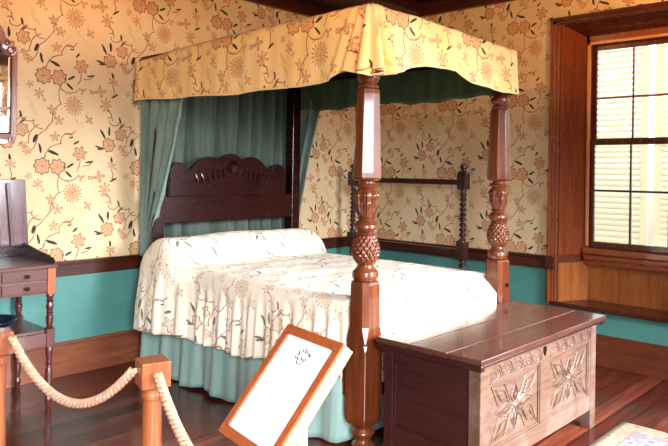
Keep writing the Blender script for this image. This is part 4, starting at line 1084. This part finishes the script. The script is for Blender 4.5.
# unseen warm lamps added to tint the upper walls, all above the picture's edge
def lamp(x, y, drop, energy, label):
    pl = thing('added_warm_lamp', label, 'lamp', (x, y, ZC), 0, 'added warm lamps')
    mb = MB(); mb.tube([(0,0,.1),(0,0,-drop+.06)], .008, 8); mb.build('stem', M['brass'], pl, smooth=True)
    mb = MB().grid(lambda u, v: ((.02+.115*math.sin(v*PI/2))*math.cos(u*2*PI), (.02+.115*math.sin(v*PI/2))*math.sin(u*2*PI), -drop-.23+.10*(1-math.cos(v*PI/2))), 32, 8)  # opaque bowl added to keep lamp light off the lower walls
    for k in range(3): mb.tube([(.134*math.cos(k*2.094), .134*math.sin(k*2.094), -drop-.131), (.01*math.cos(k*2.094), .01*math.sin(k*2.094), -drop+.06)], .003, 6)
    mb.profile([(-drop-.235,.022),(-drop-.225,.022)], 16)
    mb.build('blocking_bowl', M['brass'], pl, smooth=True)
    MB().profile([(-drop+.03,.02),(-drop+.045,.05),(-drop+.07,.045),(-drop+.085,.012)], 16).build('bulb_holder', M['brass'], pl, smooth=True)
    l = bpy.data.lights.new('added_warm_bulb', 'POINT'); l.energy = energy; l.color = (1, .50, .17); l.shadow_soft_size = .035
    o = bpy.data.objects.new('added_warm_bulb', l); COL.objects.link(o); o.location = (x, y, ZC-drop-.08)
lamp(-4.6, -3.6, .30, 120, 'added unseen warm lamp near the viewpoint, left of the bed foot')
lamp(-3.35, -1.35, .10, 46, 'added unseen warm lamp near the back wall, left of the bed canopy')
lamp(-1.1, -3.9, .16, 75, 'added unseen warm lamp above the blanket chest by the window wall')

# ================================================================== CAMERA
cam = bpy.data.cameras.new('camera'); co_ = bpy.data.objects.new('camera', cam); COL.objects.link(co_)
cam.sensor_width = 36; cam.lens = 663.577/668*36
cam.shift_x = -(353.397-334)/668; cam.shift_y = -(223-170.541)/668
R_ = Vector((0.67563, -0.73707, 0.01595)); F_v = Vector((0.7372, 0.67566, 0.0031)).normalized()
yaw, pit, rol = math.radians(47.496), math.radians(-0.178), math.radians(0.914)
Fv = Vector((math.sin(yaw)*math.cos(pit), math.cos(yaw)*math.cos(pit), -math.sin(pit)))
Rv = Vector((math.cos(yaw), -math.sin(yaw), 0)); Uv = Rv.cross(Fv)
R2 = Rv*math.cos(rol)+Uv*math.sin(rol); U2 = -Rv*math.sin(rol)+Uv*math.cos(rol)
mw = Matrix(((R2.x, U2.x, -Fv.x, -5.574), (R2.y, U2.y, -Fv.y, -5.090), (R2.z, U2.z, -Fv.z, 1.6), (0,0,0,1)))
co_.matrix_world = mw; cam.clip_start = .05
sc.camera = co_
sc.view_settings.view_transform = 'Standard'; sc.view_settings.look = 'None'; sc.view_settings.gamma = 1
sc.view_settings.use_curve_mapping = False; sc.view_settings.exposure = 0.12
